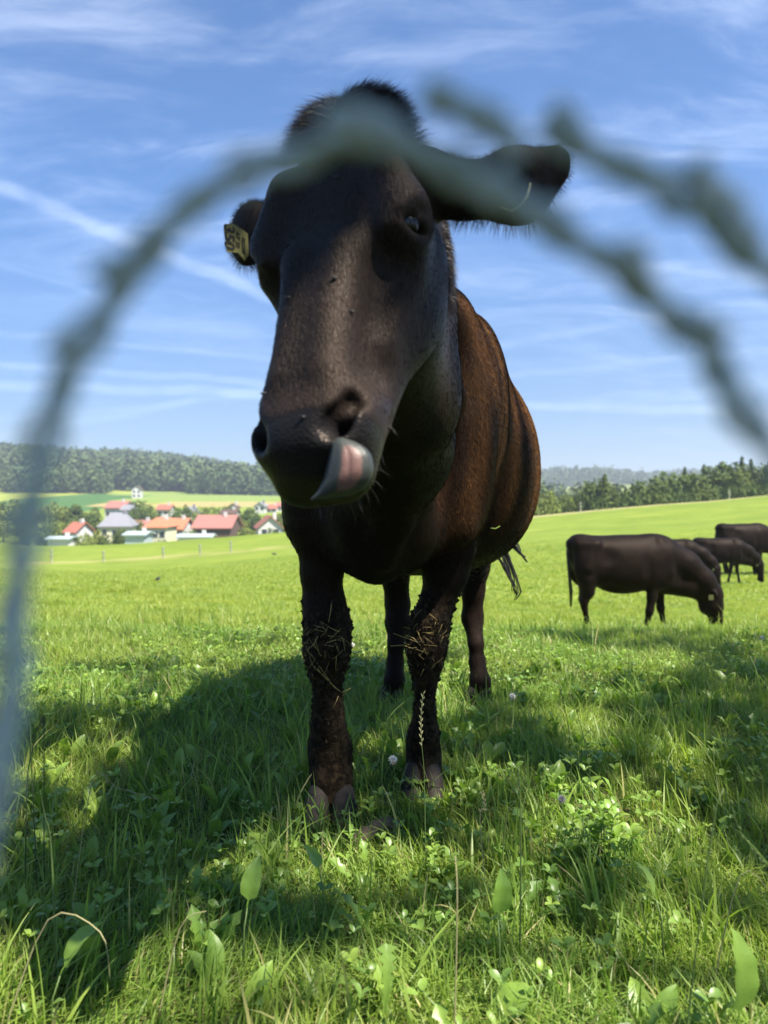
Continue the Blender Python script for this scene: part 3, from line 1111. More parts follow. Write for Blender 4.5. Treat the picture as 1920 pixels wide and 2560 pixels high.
# wrinkles over the eye
for q in range(3):
    hc((.088, -.002 - .004 * q, EW - .030 - .012 * q), (.120, -.038, EW - .034 - .010 * q), .0035, .003, .008)

# ears: outline measured on the photo, dished towards the viewer
ear_n = np.array([-.25, -.95, -.10]); ear_n /= np.linalg.norm(ear_n)
e0, e1, e2, e3 = pa(1060, 448, 1.10), pa(1165, 478, 1.09), pa(1290, 462, 1.06), pa(1372, 425, 1.05)
G.chain([(e0, hw(80, 1.09)), (e1, hw(66, 1.08))], .03, sq=(ear_n, 1.5))
G.chain([(e1, hw(66, 1.08)), (e2, hw(92, 1.06)), (e3, hw(52, 1.05))], .02, sq=(ear_n, 3.0))
G.chain([(pa(1384, 405, 1.05), hw(34, 1.05)), (pa(1318, 500, 1.06), hw(44, 1.06))], .02, sq=(ear_n, 2.2))
off = ear_n * .026
for a_, b_, ra, rb in ((e1 + off * .9, pa(1270, 466, 1.06) + off, hw(30, 1.08), hw(66, 1.06)), (pa(1270, 466, 1.06) + off, pa(1360, 435, 1.05) + off, hw(66, 1.06), hw(40, 1.05))):
    G.cone(a_, b_, ra, rb, .012, 'sub', (ear_n, 1.75))
G.chain([(pa(676, 560, 1.22), .028), (pa(634, 566, 1.235), .036), (pa(618, 600, 1.24), .032), (pa(622, 634, 1.24), .020)], .02, sq=(np.array([.5, .86, 0]), 1.8))

skin = G.mesh('body')
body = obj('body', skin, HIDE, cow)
del G
# ------------------------------------------------------------------ parts of the big cow
from mathutils.bvhtree import BVHTree
from mathutils.kdtree import KDTree
sk_co, sk_no = mesh_arrays(skin)
fc, fn, fa = face_arrays(skin)
fq = np.zeros(len(skin.loops), np.int32); skin.loops.foreach_get('vertex_index', fq)
BVH = BVHTree.FromPolygons([Vector(v) for v in sk_co.tolist()], fq.reshape(-1, 4).tolist())
CAMP = Vector((0, 0, CAM_Z))


def hit(px, py, lift=0.0, dflt=None):
    """point of the skin seen at a pixel of the photograph"""
    d = (P(px, py, 1.0) - CAMP).normalized()
    loc, nor, _, _ = BVH.ray_cast(CAMP, d)
    if loc is None:
        return P(px, py, dflt) if dflt else None
    return loc + nor * lift


# eyes
for s in (-1, 1):
    mb = MB()
    c = Vector(H(s * .1045, -.031, EW)); r_ = .0178 * HS
    vs, fs = [], []
    for i in range(13):
        th = math.pi * i / 12
        for j in range(20):
            ph = 2 * math.pi * j / 20
            vs.append(c + Vector((math.sin(th) * math.cos(ph), math.sin(th) * math.sin(ph), math.cos(th))) * r_)
    for i in range(12):
        for j in range(20):
            fs.append((i * 20 + j, (i + 1) * 20 + j, (i + 1) * 20 + (j + 1) % 20, i * 20 + (j + 1) % 20))
    mb.add(vs, fs)
    mb.build('eye', EYE, cow, True)
    # lashes along the upper lid
    n = 60
    a_ = rng.uniform(0, 1, n)
    root = np.array([H(s * (.114 + .012 * q), -.008 - .042 * q, EW - .010) for q in a_])
    dr = Wx * s * .5 + Lx * rng.uniform(.2, .7, n)[:, None] + Vx * .5
    dr = dr / np.linalg.norm(dr, axis=1)[:, None]
    obj('eyelashes', hair_mesh('eyelashes', root, dr, rng.uniform(.012, .020, n), .0007, rng.uniform(.002, .006, n)), BLACK_HAIR, cow)

# hooves: two claws each
for (hx, hy, wid, yaw) in ((-.133, 1.905, .064, .0), (.104, 2.065, .056, .08), (.030, 2.955, .048, -.1), (.367, 2.955, .048, .12)):
    hg = Grid(np.arange(hx - .09, hx + .09, .004), np.arange(hy - .12, hy + .09, .004), np.arange(-.02, .11, .004))
    for s in (-1, 1):
        cx_ = hx + s * wid * .52
        hg.chain([((cx_ - s * .003, hy + .020, .060), wid * .44), ((cx_ + s * .001, hy - .008, .036), wid * .50), ((cx_ + s * .002, hy - .026, .012), wid * .50)], .006)
        hg.ell((cx_, hy - .02, .008), (wid * .50, .062, .030), .012)
    hg.ell((hx, hy - .03, .03), (.0045, .07, .09), .004, 'sub')
    hg.ell((hx, hy, -.035), (.2, .2, .03), .002, 'sub')
    obj('hoof', hg.mesh('hoof'), HOOF, cow)

# tongue curled up over the lip
tm, t, b = mat_new('tongue_wet')
pk = t.n('ShaderNodeAttribute', attribute_name='pink').outputs['Fac']
cc = t.n('ShaderNodeTexCoord').outputs['Object']
nz = t.noise(cc, 90, 4)
pkn = t.math('ADD', pk, t.math('MULTIPLY', t.math('SUBTRACT', nz, .5), .5))
t.link(t.mix(t.smooth(pkn, .22, .60), (0.034, 0.038, 0.033), (0.155, 0.080, 0.066)), b.inputs['Base Color'])
b.inputs['Roughness'].default_value = 0.5
bp = t.n('ShaderNodeBump', ins={'Height': t.noise(cc, 300, 3), 'Strength': .5, 'Distance': .001})
t.link(bp.outputs[0], b.inputs['Normal'])
rows = [  # centre px, py, half width px, tilt px (right end lower +), bulge m
    (826, 1246, 48, -6, .006), (846, 1232, 66, -14, .014), (864, 1206, 66, -16, .021), (872, 1178, 61, -18, .024),
    (873, 1150, 55, -14, .023), (868, 1124, 43, -8, .019), (857, 1104, 26, -2, .012), (850, 1094, 7, 0, .006)]
base_d = []
for px, py, h_, tl, bu in rows:
    q = [hit(px + k * h_, py) for k in (-.6, 0, .6)]
    q = [v.y for v in q if v is not None and v.y < 1.0]
    base_d.append(min(q) if q else .86)
bd = float(np.median(base_d))
NR, NC = 40, 25
rr = np.array(rows, float)
tI = np.linspace(0, len(rows) - 1, NR)
vals = [pchip(tI, np.arange(len(rows)), rr[:, i]) for i in range(5)]
vs, pink = [], []
for side in (0, 1):
    for i in range(NR):
        for j in range(NC):
            q = -1 + 2 * j / (NC - 1)
            px = vals[0][i] + q * vals[2][i]; py = vals[1][i] + q * vals[3][i] * .8
            prof = math.sqrt(max(0, 1 - abs(q) ** 2.4))
            edge = .003 * math.exp(-((abs(q) - .88) / .10) ** 2) * math.sin(math.pi * i / (NR - 1))
            groove = .0015 * math.exp(-(q / .10) ** 2) * math.sin(math.pi * min(1, i / (NR - 1) * 1.2))
            d = bd - .012 - vals[4][i] * prof - edge + groove
            if side: d += .013 * prof + .001
            vs.append(P(px, py, d))
            sI = i / (NR - 1)
            pink.append(max(0, 1 - ((q - .10) / .58) ** 2) * max(0, min(1, (sI - .08) / .22)) * max(0, min(1, (.88 - sI) / .25)))
fs = []
for i in range(NR - 1):
    for j in range(NC - 1):
        a_ = i * NC + j
        fs.append((a_, a_ + 1, a_ + NC + 1, a_ + NC))
        o_ = NR * NC
        fs.append((o_ + a_, o_ + a_ + NC, o_ + a_ + NC + 1, o_ + a_ + 1))
o_ = NR * NC
for i in range(NR - 1):
    for j, sg in ((0, 1), (NC - 1, -1)):
        a_ = i * NC + j
        f_ = (a_, a_ + NC, o_ + a_ + NC, o_ + a_)
        fs.append(f_ if sg > 0 else f_[::-1])
for j in range(NC - 1):
    for i in (0, NR - 1):
        a_ = i * NC + j
        fs.append((a_, a_ + 1, o_ + a_ + 1, o_ + a_))
me = bpy.data.meshes.new('tongue'); me.from_pydata(vs, [], fs); me.update()
me.polygons.foreach_set('use_smooth', [True] * len(fs))
set_attr(me, 'pink', pink)
tongue = obj('tongue', me, tm, cow)
tongue['label'] = 'pink and grey tongue curled up over the lip'


def pick(mask, n):
    idx = np.nonzero(mask)[0]
    w = fa[idx].astype(float); w /= w.sum()
    k = rng.choice(idx, n, p=w)
    jit = rng.normal(0, 1, (n, 3)) * np.sqrt(fa[k])[:, None] * .5
    jit -= fn[k] * (jit * fn[k]).sum(1)[:, None]
    return fc[k] + jit, fn[k]


def unit(v):
    return v / (np.linalg.norm(v, axis=1)[:, None] + 1e-9)


rel = fc - HO[None]
hu, hv, hwv = rel @ Wx / HS, rel @ Vx / HS, rel @ Lx / HS
is_head = (hwv > -.08) & (hwv < .60) & (np.abs(hu) < .14) & (hv > -.24) & (hv < .06) & (fc[:, 1] < 1.30)
is_ear = (fc[:, 0] > pa(1120, 450, 1.08)[0]) & (fc[:, 1] < 1.25) & (fc[:, 2] > 1.1)
is_ear2 = (fc[:, 1] > 1.15) & (fc[:, 1] < 1.32) & (fc[:, 0] < -.175) & (fc[:, 2] > 1.1)

# tuft of hair on the poll, parted in the middle
m = is_head & (hwv < .060) & (hv > -.105) & (np.abs(hu) < .062)
root, nor = pick(m, 15000)
u_ = ((root - HO) @ Wx) / HS
sgn = np.where(u_ > -.004, 1.0, -1.0)
lock = np.floor(u_ * 160 + 3 * np.sin(root[:, 1] * 220))
lj = np.stack([np.sin(lock * 12.9), np.cos(lock * 7.7), np.sin(lock * 4.3)], -1) * .20
d_ = unit(nor * .35 + np.array([0, -.28, .62]) + Wx * (sgn * (.55 + 6.0 * np.abs(u_)))[:, None] * .8 + lj + rng.normal(0, .08, (len(root), 3)))
ln = rng.uniform(.022, .036, len(root)) * (1 - .30 * (np.abs(u_ + .004) < .012))
bend = Wx[None] * (sgn * ln * .55)[:, None] + rng.normal(0, .005, (len(root), 3)) + np.array([0, -.008, 0])
obj('forelock', hair_mesh('forelock', root, d_, ln, .0009, ln * .50, 4, bend), BLACK_HAIR, cow)

# hair fringe of the ears
for mk, cen, n in ((is_ear, pa(1275, 462, 1.06), 5200), (is_ear2, np.array([-.215, 1.23, 1.21]), 1800)):
    root, nor = pick(mk, n * 3)
    rad = unit(root - cen[None])
    k = np.abs(nor @ ear_n) < .62
    root, nor, rad = root[k][:n], nor[k][:n], rad[k][:n]
    d_ = unit(nor * .8 + rad * .5 + np.array([0, 0, -.25]) + rng.normal(0, .25, root.shape))
    low = np.clip((cen[2] - root[:, 2]) / .05, 0, 1)
    ln = rng.uniform(.005, .011, len(root)) + low * rng.uniform(0, .014, len(root))
    obj('ear_fringe', hair_mesh('ear_fringe', root, d_, ln, .0005, ln * .3, 2), BLACK_HAIR, cow)

# short coat laid over the whole hide
pad = is_head & (hwv > .46)
mk = ~pad & (fc[:, 2] > .10) & ~is_ear
root, nor = pick(mk, 170000)
mk2 = mk & (fc[:, 1] > 1.85) & (fc[:, 2] > .62) & (fc[:, 0] > .0)
r2, n2 = pick(mk2, 80000)
root = np.concatenate([root, r2]); nor = np.concatenate([nor, n2])
isn0 = ((root - HO) @ Lx / HS > -.02) & (root[:, 1] < 1.28) & (root[:, 2] > .8)
kk = ~isn0 | (rng.random(len(root)) < .75)
root, nor = root[kk], nor[kk]
isn = ((root - HO) @ Lx / HS > -.02) & (root[:, 1] < 1.28) & (root[:, 2] > .8)
flow = np.where(isn[:, None], Lx[None] + 0 * root, np.array([[.05, .45, -.9]]) + 0 * root)
flow = flow + rng.normal(0, .22, root.shape)
tng = flow - nor * (flow * nor).sum(1)[:, None]
d_ = unit(unit(tng) + nor * rng.uniform(.10, .34, len(root))[:, None])
ln = np.where(isn, rng.uniform(.0035, .007, len(root)), rng.uniform(.007, .014, len(root)))
shag = (root[:, 2] < .56) & (root[:, 1] < 2.4)
ln = np.where(shag, rng.uniform(.008, .018, len(root)), ln)
tn = np.clip(rng.beta(1.6, 2.6, len(root)) + .18 * (root[:, 1] > 2.1) * (root[:, 2] > .7) - .4 * isn - .3 * shag, 0, 1)
shade_strk = np.sin(root[:, 1] * 31 + root[:, 2] * 3.1 + 1.7 * np.sin(root[:, 2] * 5 + root[:, 1] * 9)) + .7 * np.sin(root[:, 1] * 67 - root[:, 2] * 5 + root[:, 0] * 11)  # streaks of sun and leaf shade painted into the coat tint
brn = np.clip(.52 + .42 * shade_strk, .10, 1) * np.clip((root[:, 1] - 1.55) / .5, 0, 1) * np.clip((root[:, 2] - .6) / .2, 0, 1) * np.clip((root[:, 0] + .1) / .2, 0, 1)
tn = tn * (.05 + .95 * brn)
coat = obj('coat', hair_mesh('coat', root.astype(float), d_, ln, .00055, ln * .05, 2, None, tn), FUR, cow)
coat['kind'] = 'stuff'

# whiskers and long chin hairs
m = is_head & (hwv > .43) & (hv < -.085)
root, nor = pick(m, 110)
d_ = unit(nor + np.array([0, -.1, -.5]) + rng.normal(0, .3, root.shape))
obj('whiskers', hair_mesh('whiskers', root, d_, rng.uniform(.008, .030, len(root)), .0004, .006 * np.ones(len(root)), 3), fur_mat('whisker', (.03, .027, .024), (.18, .17, .15)), cow)

# mud lumps stuck to the knees and shins, and straw in them
kmask = (fc[:, 1] < 2.35) & (fc[:, 2] < .55) & (fc[:, 2] > .16) & (fn[:, 1] < .3)
root, nor = pick(kmask, 900)
kz = root[:, 2]
keep = rng.random(len(root)) < np.where((kz > .34) & (kz < .50), .9, .30)
root, nor = root[keep], nor[keep]
vs, qs = [], []
oct_v = np.array([[1, 0, 0], [-1, 0, 0], [0, 1, 0], [0, -1, 0], [0, 0, 1], [0, 0, -1]], float)
oct_f = np.array([[0, 2, 4], [2, 1, 4], [1, 3, 4], [3, 0, 4], [2, 0, 5], [1, 2, 5], [3, 1, 5], [0, 3, 5]])
n = len(root)
sz = rng.uniform(.0018, .0055, n)
V = (oct_v[None] * rng.uniform(.5, 1.5, (n, 6, 1)) + rng.normal(0, .2, (n, 6, 3))) * sz[:, None, None]
V[:, :, 2] *= 1.5
V += (root + nor * .001)[:, None]
F = oct_f[None] + (np.arange(n) * 6)[:, None, None]
MUD = simple_mat('dried_mud', (0.030, 0.020, 0.012), .9, .75, 70, .001, .2)
mo = obj('dried_mud', np_mesh('dried_mud', V.reshape(-1, 3), None, F.reshape(-1, 3), False), MUD, cow)
mo['kind'] = 'stuff'
straws = [
    [(778, 1632), (800, 1665), (830, 1710), (851, 1731)], [(786, 1664), (812, 1690), (836, 1718), (852, 1732)],
    [(851, 1731), (866, 1727), (877, 1720)], [(803, 1554), (826, 1570), (848, 1579)], [(828, 1571), (846, 1580)],
    [(796, 1590), (786, 1612), (768, 1626)], [(852, 1592), (862, 1614)], [(828, 1505), (826, 1530), (821, 1556)],
    [(816, 1607), (834, 1601), (852, 1596)], [(820, 1590), (850, 1591)], [(784, 1610), (799, 1630)], [(840, 1640), (838, 1674)],
    [(844, 1740), (832, 1770)], [(812, 1612), (834, 1616)], [(838, 1608), (846, 1630)],
    [(1017, 1588), (1036, 1596), (1053, 1615)], [(983, 1583), (1012, 1594), (1046, 1606)], [(976, 1615), (1008, 1613), (1036, 1622)],
    [(1046, 1578), (1052, 1600)], [(1106, 1590), (1098, 1612)], [(1060, 1612), (1092, 1615)], [(1040, 1622), (1070, 1634)],
    [(1050, 1640), (1062, 1622), (1068, 1640)], [(1060, 1670), (1052, 1690)]]
for sp_ in straws:
    dd = 1.93 if sp_[0][0] < 930 else 2.06
    pts = []
    for px, py in sp_:
        h_ = hit(px, py, .003)
        if h_ is None or abs(h_.y - dd) > .1: h_ = P(px, py, dd)
        pts.append(h_)
    mb = MB(); mb.tube(pts, [rng.uniform(.0008, .0015)] * (len(pts) - 1) + [.0006], 5); mb.build('stuck_straw', STRAW, cow, True)
km = (fc[:, 1] < 2.3) & (fc[:, 2] < .50) & (fc[:, 2] > .36) & (fn[:, 1] < -.35)
root, nor = pick(km, 60)
for p_, n_ in zip(root, nor):
    p_ = Vector(p_.tolist()) + Vector(n_.tolist()) * .003
    a_ = Vector(rng.normal(0, 1, 3).tolist()); a_ = (a_ - Vector(n_.tolist()) * a_.dot(Vector(n_.tolist())) * .8).normalized() * rng.uniform(.006, .02)
    mb = MB(); mb.tube([p_ - a_, p_ + Vector(n_.tolist()) * .003, p_ + a_], .0006, 4); mb.build('stuck_straw', STRAW, cow, True)
mb = MB()
pts = [hit(px, py, .004, 2.5) for px, py in ((1224, 1319), (1236, 1320), (1247, 1314))]
mb.tube(pts, .0022, 5)
g_ = simple_mat('green_stem', (0.22, 0.30, 0.04), .5, .2, 40)
mb.build('grass_stem', g_, cow, True)

# tail tassel behind the flank
mb = MB()
tend = [((1262, 1362), (1272, 1400), (1290, 1440), (1300, 1480), (1288, 1500)), ((1252, 1376), (1268, 1420), (1283, 1462), (1292, 1488)),
        ((1256, 1372), (1274, 1410), (1284, 1450), (1281, 1478)), ((1270, 1358), (1290, 1366), (1306, 1388), (1318, 1406)),
        ((1268, 1354), (1288, 1372), (1300, 1384), (1312, 1392)), ((1272, 1350), (1292, 1360), (1300, 1378)),
        ((1240, 1385), (1262, 1420), (1276, 1446), (1290, 1470), (1291, 1486)), ((1258, 1366), (1270, 1392), (1279, 1424), (1286, 1446))]
for tp in tend:
    for q in range(3):
        jx, jd = rng.uniform(-4, 4), rng.uniform(-.03, .03)
        base = [P(1215 + rng.uniform(-8, 8), 1300, 3.42 + jd), P(1235 + rng.uniform(-6, 6), 1345, 3.42 + jd)]
        pts = base + [P(px + jx * (i > 0) + rng.uniform(-2, 2), py, 3.40 + jd) for i, (px, py) in enumerate(tp)]
        n_ = len(pts)
        mb.tube(pts, [.0045 * (1 - i / n_) + .0010 for i in range(n_)], 5)
mb.tube([(.285, 3.38, 1.12), (.30, 3.47, 1.05), (.33, 3.47, .85), P(1222, 1290, 3.44), P(1228, 1330, 3.42)], [.030, .026, .022, .018, .012], 10)
mb.build('tail', simple_mat('tail_hair', (0.016, 0.012, 0.010), .5, .4, 60), cow, True)


# ear tags
def tag_plate(name, outline, label, text=None):
    """outline: list of world points, coplanar; gives the plate a 1.5 mm thickness"""
    pts = [Vector(p) for p in outline]
    c = sum(pts, Vector()) / len(pts)
    nrm = (pts[1] - pts[0]).cross(pts[2] - pts[0]).normalized()
    if nrm.y > 0: nrm = -nrm
    mb = MB(); n = len(pts)
    vs = pts + [p - nrm * .0015 for p in pts]
    fs = [tuple(range(n)), tuple(range(2 * n - 1, n - 1, -1))] + [(i, (i + 1) % n, n + (i + 1) % n, n + i) for i in range(n)]
    mb.add(vs, fs)
    o = mb.build(name, TAG, cow)
    if label: o['label'] = label
    return o, c, nrm


# plate in its own plane: a = along the width (turned away from us), b = down
c0 = P(592, 602, 1.185)
aw = Vector((.66, .74, -.05)).normalized(); bw = Vector((.06, -.05, -1)).normalized()
bw = (bw - aw * bw.dot(aw)).normalized()
ol = [(-.026, -.020), (-.010, -.028), (.012, -.024), (.024, -.020), (.026, .017), (.017, .030), (.002, .020), (-.020, .026), (-.026, -.010)]
o, c, nrm = tag_plate('ear_tag', [c0 + aw * x * .9 + bw * y * .9 for x, y in ol], 'yellow plastic tag with dark digits in the far ear')
nn = -aw.cross(bw).normalized()
if nn.y > 0: nn = -nn


def tag_text(body, ox, oy, size):
    cu_ = bpy.data.curves.new('tag_digits', 'FONT')
    cu_.body = body; cu_.size = size; cu_.align_x = 'CENTER'; cu_.align_y = 'CENTER'
    cu_.offset = size * .03
    to = bpy.data.objects.new('tag_digits', cu_)
    COL.objects.link(to)
    cu_.materials.append(INK)
    # text runs downwards along the plate
    xax = bw; zax = nn; yax = zax.cross(xax)
    M = Matrix(((xax.x, yax.x, zax.x, 0), (xax.y, yax.y, zax.y, 0), (xax.z, yax.z, zax.z, 0), (0, 0, 0, 1)))
    M.translation = c0 + aw * ox + bw * oy + nn * .0008
    bpy.context.view_layer.update()
    tme = bpy.data.meshes.new_from_object(to)
    bpy.data.objects.remove(to)
    tme.transform(M)
    obj('tag_digits', tme, None, o)


tag_text('350', -.015, -.001, .026)
tag_text('AT 22', .001, -.002, .010)
tag_text('022500', .012, .004, .0085)
o2 = tag_plate('ear_tag', [P(1325, 455, 1.03), P(1329, 458, 1.03), P(1322, 492, 1.025), P(1300, 520, 1.02), P(1278, 531, 1.02), P(1252, 521, 1.02), P(1253, 517, 1.02), P(1276, 525, 1.02), P(1296, 513, 1.02), P(1316, 488, 1.025)], 'yellow tag seen edge on inside the near ear')

# flies
FLY = simple_mat('fly_body', (0.02, 0.018, 0.016), .4, .2, 50)
WING = simple_mat('fly_wing', (0.25, 0.25, 0.24), .3, .2, 50)
fl_list = [(659, 985, .90, 'tiny dark fly in the air beside the nose of the big cow'),
           (838, 699, None, 'tiny fly on the middle of the nose bridge of the big cow'),
           (722, 748, None, 'tiny fly on the pale left side of the nose bridge'),
           (759, 1046, None, 'tiny fly on top of the muzzle above the nostrils'),
           (878, 782, None, 'tiny fly below the eye on the shaded side of the nose bridge'),
           (845, 447, None, 'tiny fly on the forehead of the big cow')]
for px, py, d, lb in fl_list:
    p_ = P(px, py, d) if d else hit(px, py, .002, 1.0)
    f_ = empty('fly', p_)
    tag(f_, lb, 'fly', 'flies round the face of the cow')
    mb = MB(); mb.tube([(-.0035, 0, 0), (-.001, 0, .0008), (.0015, 0, .0010), (.003, 0, .0004)], [.0006, .0016, .0014, .0008], 8)
    mb.build('body', FLY, f_, True)
    for s in (-1, 1):
        mb = MB()
        mb.box((-.0045, s * .0004, .0016), (-.0003, s * .0024, .0018), 0, Matrix.Rotation(s * .35, 4, 'Z'))
        mb.build('wing', WING, f_)
# ------------------------------------------------------------------ grazing cows (own space: nose towards +x, feet at z = 0)
HIDE2 = hide_mat('grazing_hide', (0.0016, 0.0013, 0.0012), (0.0075, 0.0046, 0.0034), fur_scale=.3)
HIDE2.node_tree.nodes['Principled BSDF'].inputs['Specular IOR Level'].default_value = .10
HIDE2.node_tree.nodes['Principled BSDF'].inputs['Roughness'].default_value = .55


def grazing_skin(bend=0.0):
    g = Grid(np.arange(-.06, 2.22, .017), np.arange(-.40, .40, .017), np.arange(-.03, 1.42, .017))
    MX = np.array([[0, 1, 0], [0, 0, 1], [1, 0, 0]], float)
    g.sweep((0, 0, 0), MX, [
        (.04, 0, 1.13, .05, .08, 2, 0), (.10, 0, 1.10, .16, .20, 2.1, 0), (.25, 0, 1.03, .235, .30, 2.3, .05),
        (.50, 0, .98, .27, .34, 2.3, .05), (.75, 0, .965, .285, .365, 2.3, .08), (1.0, 0, .97, .265, .36, 2.3, .15),
        (1.20, 0, .965, .225, .345, 2.2, .18), (1.38, 0, .90, .17, .30, 2.1, .10), (1.52, 0, .83, .10, .18, 2, 0), (1.58, 0, .80, .04, .06, 2, 0)], .03)
    g.ell((1.15, 0, 1.18), (.24, .14, .14), .08)
    g.ell((.16, 0, 1.22), (.14, .14, .09), .08)
    for s in (-1, 1):
        g.ell((1.17, s * .17, .93), (.16, .08, .27), .07)
        g.ell((.26, s * .14, .93), (.19, .11, .27), .07)
        g.cone((.13, s * .13, 1.20), (.34, s * .20, 1.22), .05, .05, .06)
    g.ell((.72, 0, .68), (.25, .13, .09), .08)
    for s in (-1, 1):   # hollows of flank, shoulder and hip
        g.ell((.46, s * .325, 1.08), (.12, .075, .11), .07, 'sub')
        g.ell((1.38, s * .25, 1.02), (.07, .08, .20), .07, 'sub')
        g.ell((.98, s * .335, .90), (.05, .06, .24), .07, 'sub')
        g.cone((1.17, s * .13, 1.24), (1.28, s * .19, .86), .045, .05, .05)
        g.cone((.30, s * .19, 1.17), (.22, s * .22, .92), .05, .07, .06)
    # neck and head, lowered
    g.chain([((1.28, 0, 1.06), .22), ((1.55, bend * .3, .93), .19), ((1.78, bend * .7, .74), .155), ((1.90, bend, .60), .125)], .06)
    g.chain([((1.28, 0, .72), .15), ((1.55, bend * .3, .67), .12), ((1.74, bend * .7, .58), .10)], .08)
    g.ell((1.95, bend, .56), (.09, .105, .09), .05)
    g.chain([((1.93, bend, .54), .125), ((1.935, bend, .40), .118), ((1.965, bend, .25), .085), ((1.985, bend, .13), .070), ((1.995, bend, .075), .055)], .03)
    g.ell((1.83, bend, .43), (.095, .07, .13), .06)
    g.ell((1.91, bend, .13), (.05, .045, .06), .03)
    for s in (-1, 1):
        g.chain([((1.90, bend + s * .09, .61), .030), ((1.875, bend + s * .17, .59), .040), ((1.86, bend + s * .225, .56), .022)], .02, sq=(np.array([.9, 0, .43]), 2.0))
    g.ell((1.985, bend, .645), (.045, .06, .04), .03)
    # legs
    for x0, xk, xf, s in ((1.09, 1.04, .985, -1), (1.27, 1.30, 1.35, 1)):
        g.chain([((x0, s * .14, .74), .085), ((x0 * .6 + xk * .4, s * .14, .56), .062), ((xk, s * .14, .37), .050), ((xk * .5 + xf * .5, s * .14, .24), .031), ((xf, s * .14, .12), .036), ((xf + .01, s * .14, .045), .040)], .03)
    for x0, xk, xf, s in ((.24, .20, .29, -1), (.30, .27, .36, 1)):
        g.chain([((x0, s * .14, .78), .125), ((x0 + .01, s * .14, .62), .082), ((xk, s * .14, .49), .052), ((xk + .015, s * .14, .38), .034), ((xf - .03, s * .14, .20), .033), ((xf, s * .14, .11), .036), ((xf + .015, s * .14, .045), .040)], .03)
    return g.mesh('body')


def grazing_cow(x, y, rz, scale, label, bend=0.0, proto=None, dz=0.0):
    root = empty('grazing_cow', (x, y, float(gz(x, y)) + dz), rz)
    root.scale = (scale,) * 3
    tag(root, label, 'cow', 'cows grazing on the sunny pasture')
    if proto:
        for ch in proto.children:
            c2 = ch.copy(); COL.objects.link(c2); c2.parent = root
        return root
    obj('body', grazing_skin(bend), HIDE2, root)
    for x_, s in ((.995, -1), (1.36, 1), (.31, -1), (.375, 1)):
        mb = MB()
        for k in (-1, 1):
            mb.tube([(x_ - .01, s * .14 + k * .018, .075), (x_ + .02, s * .14 + k * .019, -.01)], [.020, .024], 8)
        mb.build('hoof', HOOF, root, True)
    mb = MB()
    mb.tube([(.12, 0, 1.27), (.05, .0, 1.24), (.03, -.01, 1.10), (.04, -.03, .85), (.06, -.05, .62), (.06, -.05, .42)], [.035, .030, .022, .018, .024, .012], 8)
    mb.build('tail', BLACK_HAIR, root, True)
    for s in (-1, 1):
        mb = MB()
        mb.box((-.003, -.028, -.034), (.003, .028, .030), 0, Matrix.Translation((1.855 - .045, bend + s * .190, .545)) @ Matrix.Rotation(R(62) * -s, 4, 'Z'))
        mb.build('ear_tag', TAG, root)
        mb = MB()
        c_ = Vector((1.985, bend + s * .083, .43))
        mb.tube([c_ - Vector((0, s * .02, 0)), c_, c_ + Vector((0, s * .012, 0))], [.020, .022, .008], 10)
        mb.build('eye', EYE, root, True)
    return root


cA = grazing_cow(P(1415, 1500, 9.7).x, 9.75, R(3), 1.0, 'nearest grazing cow standing side on with its whole body in view')
cB = grazing_cow(P(1608, 1400, 20.4).x, 20.6, R(-8), 1.0, 'grazing cow mostly hidden behind the nearest grazing cow, only its head and shoulder showing', 0, cA)
cC = grazing_cow(P(1725, 1400, 22.5).x, 22.4, R(-9), 1.0, 'grazing cow whose lowered head reaches open grass near the right edge', .2)
cD = grazing_cow(P(1800, 1400, 25.0).x, 25.4, R(4), 1.28, 'farthest grazing cow cut off by the right edge of the photo', 0, cA)

# ------------------------------------------------------------------ stalks and flowers in the near grass
STALK = simple_mat('grass_stalk', (0.085, 0.135, 0.035), .6, .35, 20)
DARKST = simple_mat('dark_stalk', (0.045, 0.070, 0.025), .6, .3, 20)
SEED = simple_mat('seed_head', (0.36, 0.34, 0.16), .7, .3, 60)
GSEED = simple_mat('green_seed_head', (0.17, 0.23, 0.07), .7, .3, 60)
DRYS = simple_mat('dry_stalk', (0.30, 0.27, 0.13), .65, .3, 30)


